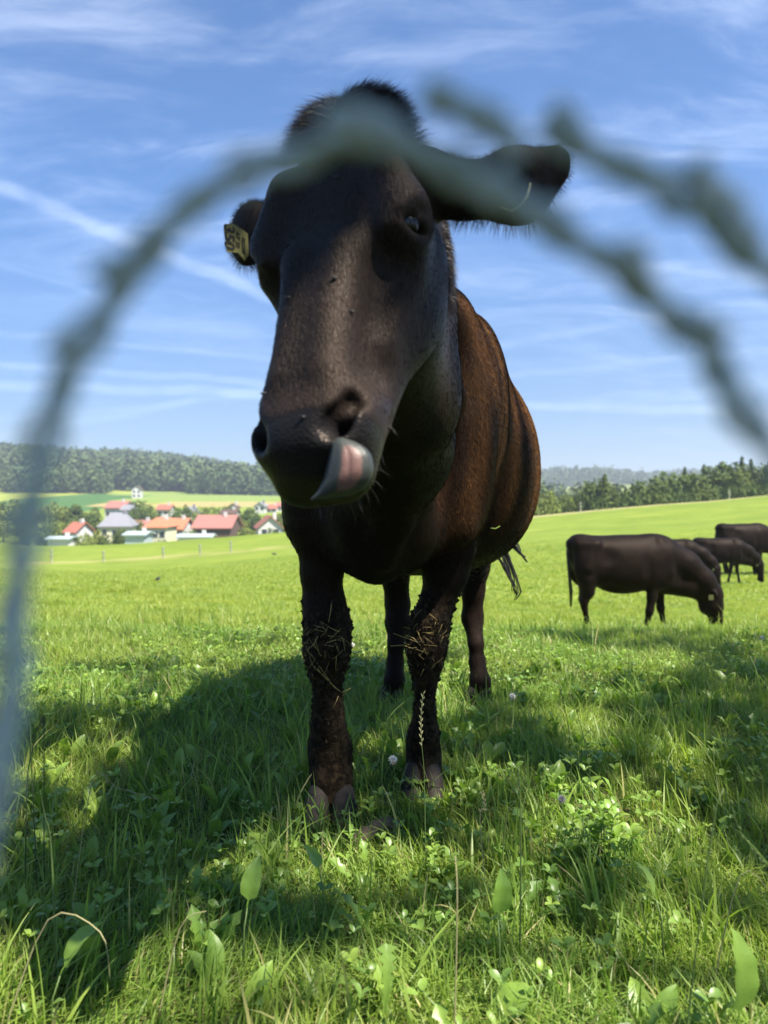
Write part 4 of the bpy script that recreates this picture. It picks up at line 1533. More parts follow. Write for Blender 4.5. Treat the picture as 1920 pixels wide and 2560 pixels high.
def stalk(pts, r0, label, seed=None, mat=STALK, smat=SEED, name='grass_stalk', group='tall grass stalks in the near meadow', cat='grass stalk'):
    """pts: (px,py,d) from the foot upwards; seed = list of spikelet descriptions along the upper part"""
    W = [P(*p) for p in pts]
    W[0].z = min(W[0].z, float(gz(W[0].x, W[0].y)))
    root = empty(name, W[0])
    tag(root, label, cat, group)
    Lc = [w - W[0] for w in W]
    # resample
    Q = []
    for i in range(len(Lc) - 1):
        for k in range(4):
            s = k / 4
            a = Lc[max(i - 1, 0)]; b_ = Lc[i]; c_ = Lc[i + 1]; d_ = Lc[min(i + 2, len(Lc) - 1)]
            Q.append(0.5 * ((2 * b_) + (c_ - a) * s + (2 * a - 5 * b_ + 4 * c_ - d_) * s * s + (3 * b_ - a - 3 * c_ + d_) * s ** 3))
    Q.append(Lc[-1])
    mb = MB()
    mb.tube(Q, [r0 * (1 - .6 * i / len(Q)) for i in range(len(Q))], 6)
    mb.build('stem', mat, root, True)
    if seed:
        mb = MB()
        fr, cnt, sl, sw = seed
        n = len(Q)
        i0 = int((1 - fr) * (len(Q) - 1))
        mb.tube(Q[i0:], sw * .45, 5)
        for k in range(cnt):
            s = 1 - fr + fr * k / max(cnt - 1, 1)
            f = s * (n - 1); i = min(int(f), n - 2); p = Q[i].lerp(Q[i + 1], f - i)
            tg = (Q[i + 1] - Q[i]).normalized()
            sd = Vector((1 if k % 2 else -1, rng.uniform(-.6, .6), 0))
            dr = (tg * 1.0 + sd * .42).normalized()
            mb.tube([p, p + dr * sl * .35, p + dr * sl * .75, p + dr * sl], [sw * .3, sw, sw * .7, sw * .1], 6, flat=.6)
        mb.build('seed_head', smat, root, True)
    return root


stalk([(1064, 2010, 1.62), (1061, 1950, 1.62), (1054, 1860, 1.61), (1052, 1800, 1.61), (1057, 1738, 1.60)], .0011,
      'pale ryegrass stalk standing in front of the right front leg of the big cow', (.52, 16, .011, .0018))
stalk([(60, 2040, 1.50), (68, 1960, 1.5), (80, 1880, 1.5), (92, 1830, 1.5), (108, 1794, 1.5)], .0013, 'dark upright grass stalk with a brown head at the left edge, tallest of its clump', (.25, 12, .008, .0016), DARKST, DARKST)
stalk([(108, 1960, 1.55), (110, 1880, 1.55), (109, 1800, 1.55)], .0012, 'short dark stalk close beside the tallest dark stalk at the left edge', (.35, 10, .008, .0016), DARKST, DARKST)
stalk([(92, 1832, 1.5), (72, 1815, 1.5), (48, 1790, 1.5), (30, 1765, 1.5)], .0010, 'dark drooping seed head leaning left over the left edge clump', (.4, 10, .008, .0016), DARKST, DARKST)
stalk([(572, 1960, 1.9), (580, 1840, 1.9), (592, 1740, 1.9), (620, 1660, 1.9), (642, 1605, 1.9)], .0009, 'long thin green stalk rising left of the big cow as high as its knee', (.2, 10, .006, .0009), STALK, GSEED)
stalk([(368, 1800, 2.4), (352, 1700, 2.4), (332, 1625, 2.4)], .0010, 'thin dark stalk leaning left in the sunlit patch behind the left foreground', None, DARKST)
stalk([(446, 1790, 2.6), (445, 1700, 2.6), (448, 1640, 2.6)], .0010, 'thin upright dark stalk between the leaning stalk and the big cow', None, DARKST)
stalk([(677, 1830, 2.2), (676, 1780, 2.2), (678, 1730, 2.2)], .0009, 'short thin dark stalk just left of the front leg of the big cow', None, DARKST)
stalk([(1428, 1990, 1.9), (1427, 1880, 1.9), (1418, 1800, 1.9), (1400, 1720, 1.9)], .0011, 'bare dark stalk leaning left, first of the pair right of the hind leg', (.15, 8, .005, .0010), DARKST, DARKST)
stalk([(1488, 1990, 1.9), (1465, 1870, 1.9), (1442, 1780, 1.9), (1430, 1740, 1.9)], .0012, 'bare dark stalk leaning left, second of the pair right of the hind leg', (.12, 6, .005, .0010), DARKST, DARKST)
stalk([(170, 1943, 1.4), (230, 1955, 1.4), (290, 1968, 1.4), (384, 1996, 1.4)], .0008, 'thin reddish stalk lying sideways across the left meadow with a pale tip', (.7, 12, .009, .0012), DRYS, DRYS)
stalk([(1200, 2050, 1.45), (1222, 2100, 1.45)][::-1] + [(1212, 2020, 1.45), (1206, 1985, 1.45)], .0010, 'small pale dry seed head right of the right front hoof', (.6, 12, .009, .0016), DRYS, DRYS)
stalk([(1245, 2160, 1.35), (1262, 2070, 1.35), (1290, 2000, 1.35)], .0014, 'broad upright green blade right of the right front hoof', None, STALK)
stalk([(1300, 2250, 1.3), (1302, 2080, 1.3), (1296, 1915, 1.3)], .0017, 'tall straight green blade with a sharp tip in the right foreground', None, STALK)
stalk([(140, 2200, 1.25), (128, 2120, 1.25), (112, 2040, 1.25), (100, 1975, 1.25)], .0018, 'bright green upright blade in the left foreground beside the dark clump', None, STALK)
stalk([(0, 2285, 1.12), (120, 2300, 1.12), (250, 2330, 1.1), (275, 2450, 1.1)], .0014, 'pale dry bent stalk lying across the lower left corner', None, DRYS)
stalk([(390, 2365, 1.15), (450, 2320, 1.15), (515, 2278, 1.15)], .0013, 'pale dry stick leaning up to the right in the left foreground', None, DRYS)
stalk([(1135, 2400, 1.08), (1143, 2260, 1.08), (1138, 2140, 1.1)], .0013, 'thin pale stalk standing upright in the middle foreground', None, DRYS)
stalk([(1700, 1870, 1.0), (1792, 2010, 1.0), (1850, 2080, 1.0), (1905, 2150, 1.0)], .0012, 'soft green seed head bending down at the right edge', (.8, 14, .008, .0012), STALK, GSEED)
stalk([(1775, 2155, 1.2), (1850, 2190, 1.2), (1930, 2235, 1.2)], .0011, 'pale dry stalk leaning out of the frame at the lower right', None, DRYS)

PETAL = simple_mat('clover_petal', (0.72, 0.70, 0.66), .6, .12, 80)
PETALB = simple_mat('clover_old_petal', (0.45, 0.33, 0.24), .7, .2, 80)


def clover_flower(px, py, d, r, label, mat=PETAL):
    top = P(px, py, d); foot = gp(top.x + .01, top.y + .01)
    root = empty('clover_flower', foot)
    tag(root, label, 'flower', 'clover flowers in the meadow')
    t_ = top - foot
    mb = MB(); mb.tube([(0, 0, 0), t_ * .5 + Vector((.004, 0, 0)), t_ * .97], .0007, 6); mb.build('stem', STALK, root, True)
    mb, mo_ = MB(), MB()
    for k in range(46):
        ph = k * 2.39996; z_ = 1 - 1.75 * (k + .5) / 46
        q = math.sqrt(max(0, 1 - z_ * z_))
        dr = Vector((math.cos(ph) * q, math.sin(ph) * q, z_)).normalized()
        if z_ < -.25: dr = (dr + Vector((0, 0, -.6))).normalized()
        m_ = mb if z_ > -.3 else mo_
        m_.tube([t_ + dr * r * .3, t_ + dr * r * .75, t_ + dr * r * 1.05], [r * .08, r * .15, r * .03], 5, flat=.6)
    mb.build('petals', mat, root, True); mo_.build('faded_petals', PETALB, root, True)


clover_flower(982, 1900, 1.93, .0125, 'white clover flower between the two front legs of the big cow')
clover_flower(1281, 1742, 2.75, .0140, 'greyish white clover flower just right of the right hind hoof')
clover_flower(1404, 1998, 1.62, .0095, 'small purple grey clover head above the bright clover leaves in the right foreground', simple_mat('clover_purple', (.36, .33, .34), .6, .2, 80))
clover_flower(880, 1614, 4.0, .016, 'white clover flower seen just right of the muddy knee of the left front leg')
clover_flower(1905, 1596, 4.3, .016, 'white clover flower at the right edge on the line where the shade ends')

# bright clump of long stemmed clover in the sun patch, right foreground
mb_s = MB(); jobs = []
cx, cy = P(1500, 2100, 1.6).x, 1.62
clump = empty('clover_plant', gp(cx, cy)); tag(clump, 'sunlit clump of tall clover leaves in the right foreground', 'clover plant')
n0 = 46
ax_ = rng.normal(0, .055, n0); ay_ = rng.normal(0, .04, n0); ah = rng.uniform(.05, .13, n0)
for i in range(n0):
    mb_s.tube([(ax_[i] * .4, ay_[i] * .4, 0), (ax_[i] * .8, ay_[i] * .8, ah[i] * .6), (ax_[i], ay_[i], ah[i])], .0008, 5)
mb_s.build('stems', STALK, clump, True)
X = np.repeat(ax_, 3); Y = np.repeat(ay_, 3); A = np.repeat(rng.uniform(0, 6.28, n0), 3) + np.tile([0, 2.09, 4.19], n0)
v, q, ti = scatter_leaves(leaf_template('clover', 5, 1), X, Y, np.repeat(ah, 3), np.repeat(rng.uniform(.018, .032, n0), 3), A, rng.uniform(-.1, .5, n0 * 3), rng.normal(0, .2, n0 * 3), rng.uniform(.55, .85, n0 * 3))
me = np_mesh('leaves', v, q); set_attr(me, 'tint', ti); obj('leaves', me, herb_mat, clump)

# big single leaves that read on their own near the lens
def big_leaf(px, py, d, L, az, pitch, tint_, label, kind='plantain'):
    p_ = P(px, py, d)
    o_ = empty('broad_leaf', p_); tag(o_, label, 'leaf', 'large single leaves in the foreground')
    v, q, ti = scatter_leaves(leaf_template(kind, 14, 3), np.zeros(1), np.zeros(1), np.zeros(1), np.array([L]), np.array([az]), np.array([pitch]), np.array([.2]), np.array([tint_]))
    me = np_mesh('blade', v, q); set_attr(me, 'tint', ti); obj('blade', me, herb_mat, o_)
    mb = MB(); mb.tube([(0, 0, 0), (-.01 * math.cos(az), -.01 * math.sin(az), -.03), (-.015 * math.cos(az), -.015 * math.sin(az), float(gz(p_.x, p_.y)) - p_.z - .004)], [.0012, .0014, .0016], 6)
    mb.build('leaf_stalk', STALK, o_, True)


big_leaf(618, 2270, 1.28, .085, R(70), R(50), .55, 'large pale oval leaf standing upright in the middle left foreground')
big_leaf(150, 2440, 1.13, .095, R(25), R(32), .62, 'bright green oval leaf tilted up to the right in the lower left corner')
big_leaf(1245, 2300, 1.22, .085, R(95), R(70), .5, 'upright rounded leaf in the middle foreground right of the thin pale stalk')
big_leaf(1215, 2590, 1.12, .10, R(10), R(25), .66, 'very large bright green leaf at the bottom edge right of the middle', 'clover')
big_leaf(960, 2540, 1.10, .10, R(100), R(60), .35, 'toothed upright leaf in the middle of the bottom edge', 'dandelion')
big_leaf(1840, 2560, 1.05, .13, R(110), R(65), .45, 'tall oval leaf in the lower right corner')
big_leaf(800, 2185, 1.40, .070, R(130), R(12), .66, 'sunlit pale oval leaf below the left front hoof')
big_leaf(1640, 2250, 1.3, .07, R(140), R(35), .3, 'blue green oval leaf on the right of the foreground')

# dried dung clod and twig between the front hooves
CLOD = simple_mat('dry_clod', (0.110, 0.088, 0.060), .95, .55, 60, .002, .1)
cl_ = empty('dry_clod', gp(P(940, 2040, 1.82).x, 1.80)); tag(cl_, 'lumpy dry brown clod with twig ends lying between the front hooves', 'clod')
g_ = Grid(np.arange(-.10, .10, .004), np.arange(-.10, .10, .004), np.arange(-.01, .06, .004))
for k in range(9):
    s = k / 8
    c_ = (-.055 + .10 * s + rng.normal(0, .005), -.06 + .10 * s + rng.normal(0, .006), .012 + .012 * math.sin(s * 3.1))
    g_.ell(c_, rng.uniform(.013, .022, 3), .01)
obj('lump', g_.mesh('lump'), CLOD, cl_)
mb = MB()
for k in range(16):
    a_ = rng.uniform(-.05, .05, 2)
    d_ = Vector(rng.normal(0, 1, 3).tolist()).normalized() * rng.uniform(.008, .02); d_.z = abs(d_.z)
    c_ = Vector((a_[0], a_[0] * .9 + a_[1] * .3, .022))
    mb.tube([c_ - d_, c_ + d_], .0009, 5)
mb.build('twig_ends', simple_mat('twig', (.16, .13, .09), .9, .4, 60), cl_, True)

# ------------------------------------------------------------------ the wire fence right in front of the lens
WIRE, t, b = mat_new('coated_wire')
t.link(t.mix(t.noise(t.n('ShaderNodeTexCoord').outputs['Object'], 60, 3), (0.36, 0.43, 0.41), (0.48, 0.54, 0.50)), b.inputs['Base Color'])
b.inputs['Roughness'].default_value = .4
fence = empty('wire_fence', (0, .17, 0)); tag(fence, 'blurred green twisted wire strands of a fence close in front of the lens', 'wire fence')


def twisted(path, d, r, sep, pitch, name='wire_strand', wob=0.0, seed=0):
    d = d * .79
    W = [P(px * 1.1573, py * 1.1573, d) - Vector((0, .17, 0)) for px, py in path]
    rr_ = np.random.default_rng(seed)
    L = [0]
    for a, b_ in zip(W[:-1], W[1:]): L.append(L[-1] + (b_ - a).length)
    L = np.array(L); W = np.array([list(w) for w in W])
    n = max(int(L[-1] / .0011), 8)
    s = np.linspace(0, L[-1], n)
    C = np.stack([pchip(s, L, W[:, i]) for i in range(3)], -1)
    T = np.gradient(C, axis=0); T /= np.linalg.norm(T, axis=1)[:, None]
    A = np.cross(T, [0, 1, 0]); A /= np.linalg.norm(A, axis=1)[:, None]; B = np.cross(T, A)
    ph = s / (pitch * 1.3) * 2 * math.pi + rr_.uniform(0, 6) + .8 * np.sin(s * 130 + seed)
    sp_ = sep * 1.25 * (1 + .35 * np.sin(s * 310 + seed * 2))
    mb = MB()
    for k in (0, math.pi):
        Q = C + A * (np.cos(ph + k) * sp_)[:, None] + B * (np.sin(ph + k) * sp_)[:, None]
        mb.tube(Q.tolist(), [r * 1.10 * (1 + .12 * math.sin(i * .7 + k)) for i in range(n)], 8)
    return mb.build(name, WIRE, fence, True)


twisted([(-60, 1900), (-20, 1740), (8, 1600), (22, 1480), (28, 1340), (45, 1200), (75, 1050), (100, 930), (150, 800), (215, 690), (285, 585), (345, 510), (420, 440), (500, 385), (570, 352), (640, 345), (700, 318), (765, 285), (830, 290), (890, 322), (960, 352), (1040, 395), (1110, 435), (1170, 468), (1240, 520), (1330, 570), (1390, 625), (1450, 685), (1520, 740), (1560, 810), (1600, 890), (1660, 960), (1720, 1040)], .17, .00150, .00135, .0190, seed=1)
twisted([(1185, 245), (1225, 290), (1290, 335), (1370, 375), (1450, 410), (1540, 470), (1600, 540), (1680, 590), (1760, 620)], .17, .0017, .0014, .021, seed=3)
twisted([(1500, 352), (1545, 410), (1580, 460), (1620, 530)], .165, .0016, .0011, .02, seed=5)
twisted([(918, 200), (980, 222), (1030, 248), (1085, 285), (1125, 315)], .16, .0016, .0010, .02, 'wire_end', seed=6)
twisted([(208, 592), (240, 582), (280, 566)], .165, .0013, .0008, .012, 'wire_end', seed=7)
twisted([(1060, 395), (1090, 345), (1150, 320)], .15, .0004, .0004, .02, 'wire_end', seed=8)
twisted([(1535, 1385), (1550, 1450), (1572, 1550), (1610, 1640), (1660, 1700), (1720, 1740)], .15, .00022, .0004, .03, 'wire_strand', seed=9).data.materials[0] = STALK
twisted([(700, 282), (760, 270), (820, 285)], .15, .0014, .0012, .012, 'wire_knot', seed=10)
twisted([(130, 770), (155, 735), (180, 705)], .165, .0013, .0014, .012, 'wire_knot', seed=11)
twisted([(1500, 690), (1522, 700), (1545, 735)], .165, .0013, .0012, .012, 'wire_knot', seed=12)
twisted([(1335, 555), (1360, 560), (1385, 600)], .165, .0012, .0012, .012, 'wire_knot', seed=13)
# ------------------------------------------------------------------ far fence posts and birds
INSUL = simple_mat('insulator', (.2, .2, .2), .5, .1, 5)
POST = simple_mat('pale_post', (0.33, 0.34, 0.24), .8, .15, 6)
for i, (px, pt, pb, d, lb) in enumerate([
        (128, 1374, 1409, 60, 'pale fence post on the far meadow, leftmost of the row'),
        (259, 1388, 1414, 60, 'pale fence post below the cream house, second from the left'),
        (408, 1386, 1416, 60, 'pale fence post below the orange roofed house, third from the left'),
        (500, 1382, 1411, 60, 'grey fence post below the long red barn, fourth from the left'),
        (577, 1379, 1409, 60, 'pale fence post right of the grey one, fifth from the left'),
        (732, 1368, 1392, 60, 'pale fence post close to the shoulder of the big cow, rightmost of the row'),
        (1451, 1252, 1277, 79, 'pale fence post on the skyline of the right pasture above the nearest grazing cow'),
        (1823, 1207, 1232, 79, 'pale fence post before the wood at the upper right')]):
    top, bot = P(px, pt, d), P(px, pb, d)
    z0 = float(gz(top.x, d))
    p_ = empty('fence_post', (top.x, d, z0)); tag(p_, lb, 'fence post', 'fence posts along the far edge of the pasture')
    h = max((top - bot).length, .9)
    mb = MB(); mb.tube([(0, 0, -.3), (.01, 0, h * .5), (0, 0, h)], [.07, .065, .055], 8); mb.build('post', POST, p_)
    for k in (.45, .8):
        mb = MB(); mb.box((-.13, -.12, h * k), (.13, -.09, h * k + .05)); mb.build('insulator', INSUL, p_)


BIRD = simple_mat('bird_feather', (0.03, 0.03, 0.035), .6, .3, 12)
for (px, py, d, s, fly, lb) in ((389, 1462, 22, .32, True, 'small dark bird with raised wing low over the left pasture'), (686, 1383, 50, .35, False, 'small dark bird sitting far out on the pasture near the shoulder of the big cow')):
    c_ = P(px, py, d)
    root = empty('bird', c_ if fly else gp(c_.x, d, .12)); tag(root, lb, 'bird')
    g_ = Grid(np.arange(-s, s, s / 22), np.arange(-s, s, s / 22), np.arange(-s, s, s / 22))
    g_.ell((0, 0, 0), (s * .36, s * .16, s * .17), .02)
    g_.ell((-s * .36, 0, s * .12), (s * .13, s * .11, s * .11), .04)
    g_.cone((-s * .46, 0, s * .11), (-s * .62, 0, s * .06), s * .05, s * .01, .01)
    g_.cone((s * .25, 0, 0), (s * .62, 0, -s * .02), s * .09, s * .04, .03, sq=(np.array([0, 0, 1]), 2))
    if fly:
        for sg in (-1, 1):
            g_.chain([((0, sg * s * .10, s * .05), s * .10), ((s * .18, sg * s * .35, s * .50), s * .11), ((s * .36, sg * s * .45, s * .85), s * .04)], .03, sq=(np.array([.2, sg * .9, -.3]), 2.6))
    obj('body', g_.mesh('body'), BIRD, root)
    if not fly:
        mb = MB()
        for sg in (-1, 1): mb.tube([(0, sg * .03, -.03), (0, sg * .03, -.16)], .008, 5)
        mb.build('legs', BIRD, root)

# ------------------------------------------------------------------ trees
def foliage_mat(name, lo, hi):
    m, t, b = mat_new(name)
    pos = t.n('ShaderNodeNewGeometry').outputs['Position']
    at = t.n('ShaderNodeAttribute', attribute_name='tint').outputs['Fac']
    oi = t.n('ShaderNodeObjectInfo').outputs['Random']
    col = t.mix(at, lo, hi)
    col = t.mix(t.math('MULTIPLY', oi, .55), col, (hi[0] * 1.25, hi[1] * 1.05, hi[2]))
    t.link(col, b.inputs['Base Color'])
    b.inputs['Roughness'].default_value = .7
    b.inputs['Specular IOR Level'].default_value = .2
    return m


BARK = simple_mat('bark', (0.075, 0.058, 0.042), .9, .35, 5, .01)
FOL = foliage_mat('leaf_canopy', (0.035, 0.075, 0.018), (0.105, 0.150, 0.030))
FOLY = foliage_mat('light_leaf_canopy', (0.090, 0.135, 0.022), (0.185, 0.225, 0.045))
CON = foliage_mat('conifer_needles', (0.022, 0.050, 0.022), (0.060, 0.095, 0.035))
DEEP = foliage_mat('hill_wood', (0.048, 0.085, 0.034), (0.095, 0.140, 0.048))


def leaf_cloud(blobs, n, size, seed, shell=.55):
    """leaf clumps (bent quads) spread through overlapping lobes"""
    r = np.random.default_rng(seed)
    blobs = np.array(blobs, float)
    w = (blobs[:, 3] * blobs[:, 4] * blobs[:, 5]) ** (2 / 3); w /= w.sum()
    k = r.choice(len(blobs), n, p=w)
    d = r.normal(size=(n, 3)); d /= np.linalg.norm(d, axis=1)[:, None]
    rad = (shell + (1 - shell) * r.random(n)) ** .6
    lump = 1 + .22 * np.sin(d[:, 0] * 7 + k) * np.cos(d[:, 1] * 6 + d[:, 2] * 5 + k * 2)
    c = blobs[k, :3] + d * blobs[k, 3:6] * (rad * lump)[:, None]
    nrm = d + r.normal(0, .55, (n, 3)); nrm /= np.linalg.norm(nrm, axis=1)[:, None]
    a = np.cross(nrm, r.normal(size=(n, 3))); a /= np.linalg.norm(a, axis=1)[:, None]
    b_ = np.cross(nrm, a)
    s = size * r.uniform(.5, 1.4, n)
    V = np.stack([c - a * s[:, None], c - b_ * (s * .55)[:, None] + nrm * (s * .2)[:, None], c + a * s[:, None], c + b_ * (s * .55)[:, None] + nrm * (s * .2)[:, None]], 1)
    return V.reshape(-1, 3), np.arange(n * 4).reshape(-1, 4), np.repeat(r.random(n) ** 1.2, 4)


def crown_mesh(kind, seed):
    """unit tree: height 1, base at z=0"""
    r = np.random.default_rng(seed)
    if kind == 'round':
        blobs = [(0, 0, .58, .30, .30, .34)]
        for _ in range(9):
            a = r.uniform(0, 6.28); q = r.uniform(.12, .27)
            blobs.append((math.cos(a) * q, math.sin(a) * q, r.uniform(.28, .84), *(r.uniform(.10, .18, 3))))
        v, q, ti = leaf_cloud(blobs, 950, .038, seed)
    elif kind == 'tall':
        blobs = [(0, 0, .55, .19, .19, .42)]
        for _ in range(9):
            a = r.uniform(0, 6.28); q = r.uniform(.06, .16)
            blobs.append((math.cos(a) * q, math.sin(a) * q, r.uniform(.2, .9), *(r.uniform(.07, .13, 3))))
        v, q, ti = leaf_cloud(blobs, 850, .034, seed)
    elif kind == 'bush':
        blobs = [(0, 0, .40, .48, .40, .42)]
        for _ in range(7):
            a = r.uniform(0, 6.28); q = r.uniform(.2, .45)
            blobs.append((math.cos(a) * q, math.sin(a) * q, r.uniform(.15, .65), *(r.uniform(.18, .28, 3))))
        v, q, ti = leaf_cloud(blobs, 700, .055, seed)
    else:   # conifer
        n = 900
        z = r.random(n) ** 1.15 * .90 + .06
        rad = (1 - z) * .27 * (.65 + .35 * np.abs(np.sin(z * 34))) + .008
        a = r.uniform(0, 6.28, n)
        q_ = rad * r.uniform(.45, 1.08, n)
        c = np.stack([np.cos(a) * q_, np.sin(a) * q_, z], -1)
        out = np.stack([np.cos(a), np.sin(a), -.45 + 0 * a], -1); out /= np.linalg.norm(out, axis=1)[:, None]
        sd = np.stack([-np.sin(a), np.cos(a), r.normal(0, .3, n)], -1)
        s = (.045 * r.uniform(.5, 1.3, n))[:, None]
        v = np.stack([c - out * s, c - sd * s * .5, c + out * s, c + sd * s * .5], 1).reshape(-1, 3)
        q = np.arange(n * 4).reshape(-1, 4); ti = np.repeat(r.random(n), 4)
    me = np_mesh('crown', v, q, None, False)
    set_attr(me, 'tint', ti)
    return me


def trunk_mesh(kind):
    mb = MB()
    top = {'round': .62, 'tall': .75, 'bush': .35, 'conifer': .93}[kind]
    mb.tube([(0, 0, -.08), (.004, 0, top * .35), (-.006, .004, top * .7), (0, 0, top)], [.026, .020, .013, .004], 7)
    if kind != 'conifer':
        for k in range(6):
            a = k * 1.9; z = top * (.35 + .08 * k)
            mb.tube([(0, 0, z), (math.cos(a) * .08, math.sin(a) * .08, z + .09), (math.cos(a) * .17, math.sin(a) * .17, z + .2)], [.011, .008, .003], 5)
    me = bpy.data.meshes.new('trunk'); me.from_pydata(mb.v, [], mb.f); me.update()
    me.materials.append(BARK)
    return me


CROWNS = {k: [crown_mesh(k, 50 + 7 * i + j) for j in range(3)] for i, k in enumerate(('round', 'tall', 'bush', 'conifer'))}
TRUNKS = {k: trunk_mesh(k) for k in CROWNS}
_mat_done = {}


def tree(x, y, h, wid, kind, mat, label, group, name='tree', cat='tree', dz=0.0):
    z = float(gz(x, y)) + dz
    t_ = empty(name, (x, y, z), random.uniform(0, 6.28))
    t_.scale = (wid, wid, h)
    tag(t_, label, cat, group)
    key = (kind, random.randrange(3), mat.name)
    if key not in _mat_done:
        me = CROWNS[kind][key[1]].copy(); me.materials.clear(); me.materials.append(mat); _mat_done[key] = me
    c_ = bpy.data.objects.new('crown', _mat_done[key]); COL.objects.link(c_); c_.parent = t_
    k_ = bpy.data.objects.new('trunk', TRUNKS[kind]); COL.objects.link(k_); k_.parent = t_
    return t_


def tree_px(px, ptop, d, kind, mat, label, group, wpx=None, pbot=None, **kw):
    """tree whose top is seen at (px, ptop); stands on the terrain"""
    top = P(px, ptop, d); z0 = float(gz(top.x, d))
    if pbot is not None: z0 = min(z0, P(px, pbot, d).z) 
    h = max(top.z - z0, 1.5)
    base_w = {'round': .74, 'tall': .46, 'bush': 1.15, 'conifer': .5}[kind]
    w = (wpx * d / FPX / base_w) if wpx else h
    return tree(top.x, d, h, w, kind, mat, label, group, dz=z0 - float(gz(top.x, d)), **kw)


# the wood on the right beyond the pasture
WR = 'trees of the wood along the right skyline'
wood = [(1585, 1196, 'bush'), (1612, 1190, 'round'), (1640, 1186, 'conifer'), (1662, 1172, 'round'), (1685, 1176, 'round'), (1712, 1164, 'conifer'),
        (1735, 1172, 'round'), (1760, 1156, 'conifer'), (1782, 1158, 'round'), (1808, 1150, 'tall'), (1830, 1150, 'round'), (1855, 1136, 'conifer'), (1878, 1143, 'conifer'), (1900, 1150, 'round'), (1925, 1148, 'conifer'), (1950, 1142, 'round'),
        (1600, 1200, 'round'), (1650, 1190, 'round'), (1700, 1182, 'round'), (1750, 1172, 'round'), (1800, 1165, 'round'), (1845, 1155, 'round'), (1890, 1158, 'round'), (1935, 1160, 'round')]
wl = {'conifer': 'dark pointed conifer in the wood on the right skyline', 'round': 'dark leafy tree in the wood on the right skyline', 'tall': 'slim leafy tree in the wood on the right skyline', 'bush': 'low bush at the left end of the wood on the right skyline'}
for i, (px, py, k) in enumerate(wood):
    tree_px(px, py, 128 + (i * 7) % 13 + (i > 15) * -8, k, CON if k == 'conifer' else FOL, wl[k], WR, wpx=(52 if k == 'conifer' else 78), pbot=1262)
for i in range(13):
    px = 1575 + i * 29
    tree_px(px, 1222 - i * 2.4, 116, 'bush', FOL, 'low leafy bush at the foot of the wood on the right skyline', WR, wpx=60, pbot=1275, name='bush', cat='bush')
WM = 'trees between the big cow and the wood'
for px, py, k, w in ((1356, 1215, 'bush', 70), (1385, 1222, 'bush', 70), (1412, 1216, 'bush', 66), (1440, 1218, 'bush', 60), (1372, 1205, 'bush', 60), (1455, 1205, 'round', 60), (1478, 1196, 'round', 56), (1492, 1186, 'round', 56),
                     (1512, 1182, 'conifer', 62), (1528, 1200, 'round', 46), (1470, 1215, 'bush', 60), (1500, 1222, 'bush', 60), (1545, 1216, 'bush', 44), (1562, 1210, 'bush', 50)):
    tree_px(px, py, random.uniform(120, 135), k, FOLY if (k == 'bush' and px < 1450) else FOL, {'bush': 'pale rounded bush right of the flank of the big cow', 'round': 'mid green leafy tree between the flank of the big cow and the wood', 'conifer': 'tall pointed tree standing alone left of the wood'}[k], WM, wpx=w, pbot=1285,
            **({'name': 'bush', 'cat': 'bush'} if k == 'bush' else {}))

# ------------------------------------------------------------------ the village
WHITE = simple_mat('white_render', (0.52, 0.51, 0.49), .9, .06, .5)
CREAM = simple_mat('cream_render', (0.58, 0.55, 0.38), .9, .06, .5)
GREYR = simple_mat('grey_tiles', (0.20, 0.20, 0.22), .85, .2, 1.5)
REDR = simple_mat('red_tiles', (0.30, 0.105, 0.070), .85, .2, 1.5)
ORANGE = simple_mat('orange_tiles', (0.42, 0.150, 0.075), .85, .2, 1.5)
PINKR = simple_mat('faded_red_tiles', (0.30, 0.125, 0.100), .85, .15, 1.5)
WOOD = simple_mat('dark_boards', (0.085, 0.050, 0.038), .9, .3, 2)
GLASS = simple_mat('window_glass', (0.035, 0.045, 0.055), .15, .1, 1)
PALEBL = simple_mat('pale_sheet', (0.36, 0.42, 0.43), .5, .1, 1)
FRAME = simple_mat('window_frame', (0.5, 0.48, 0.45), .7, .1, 2)


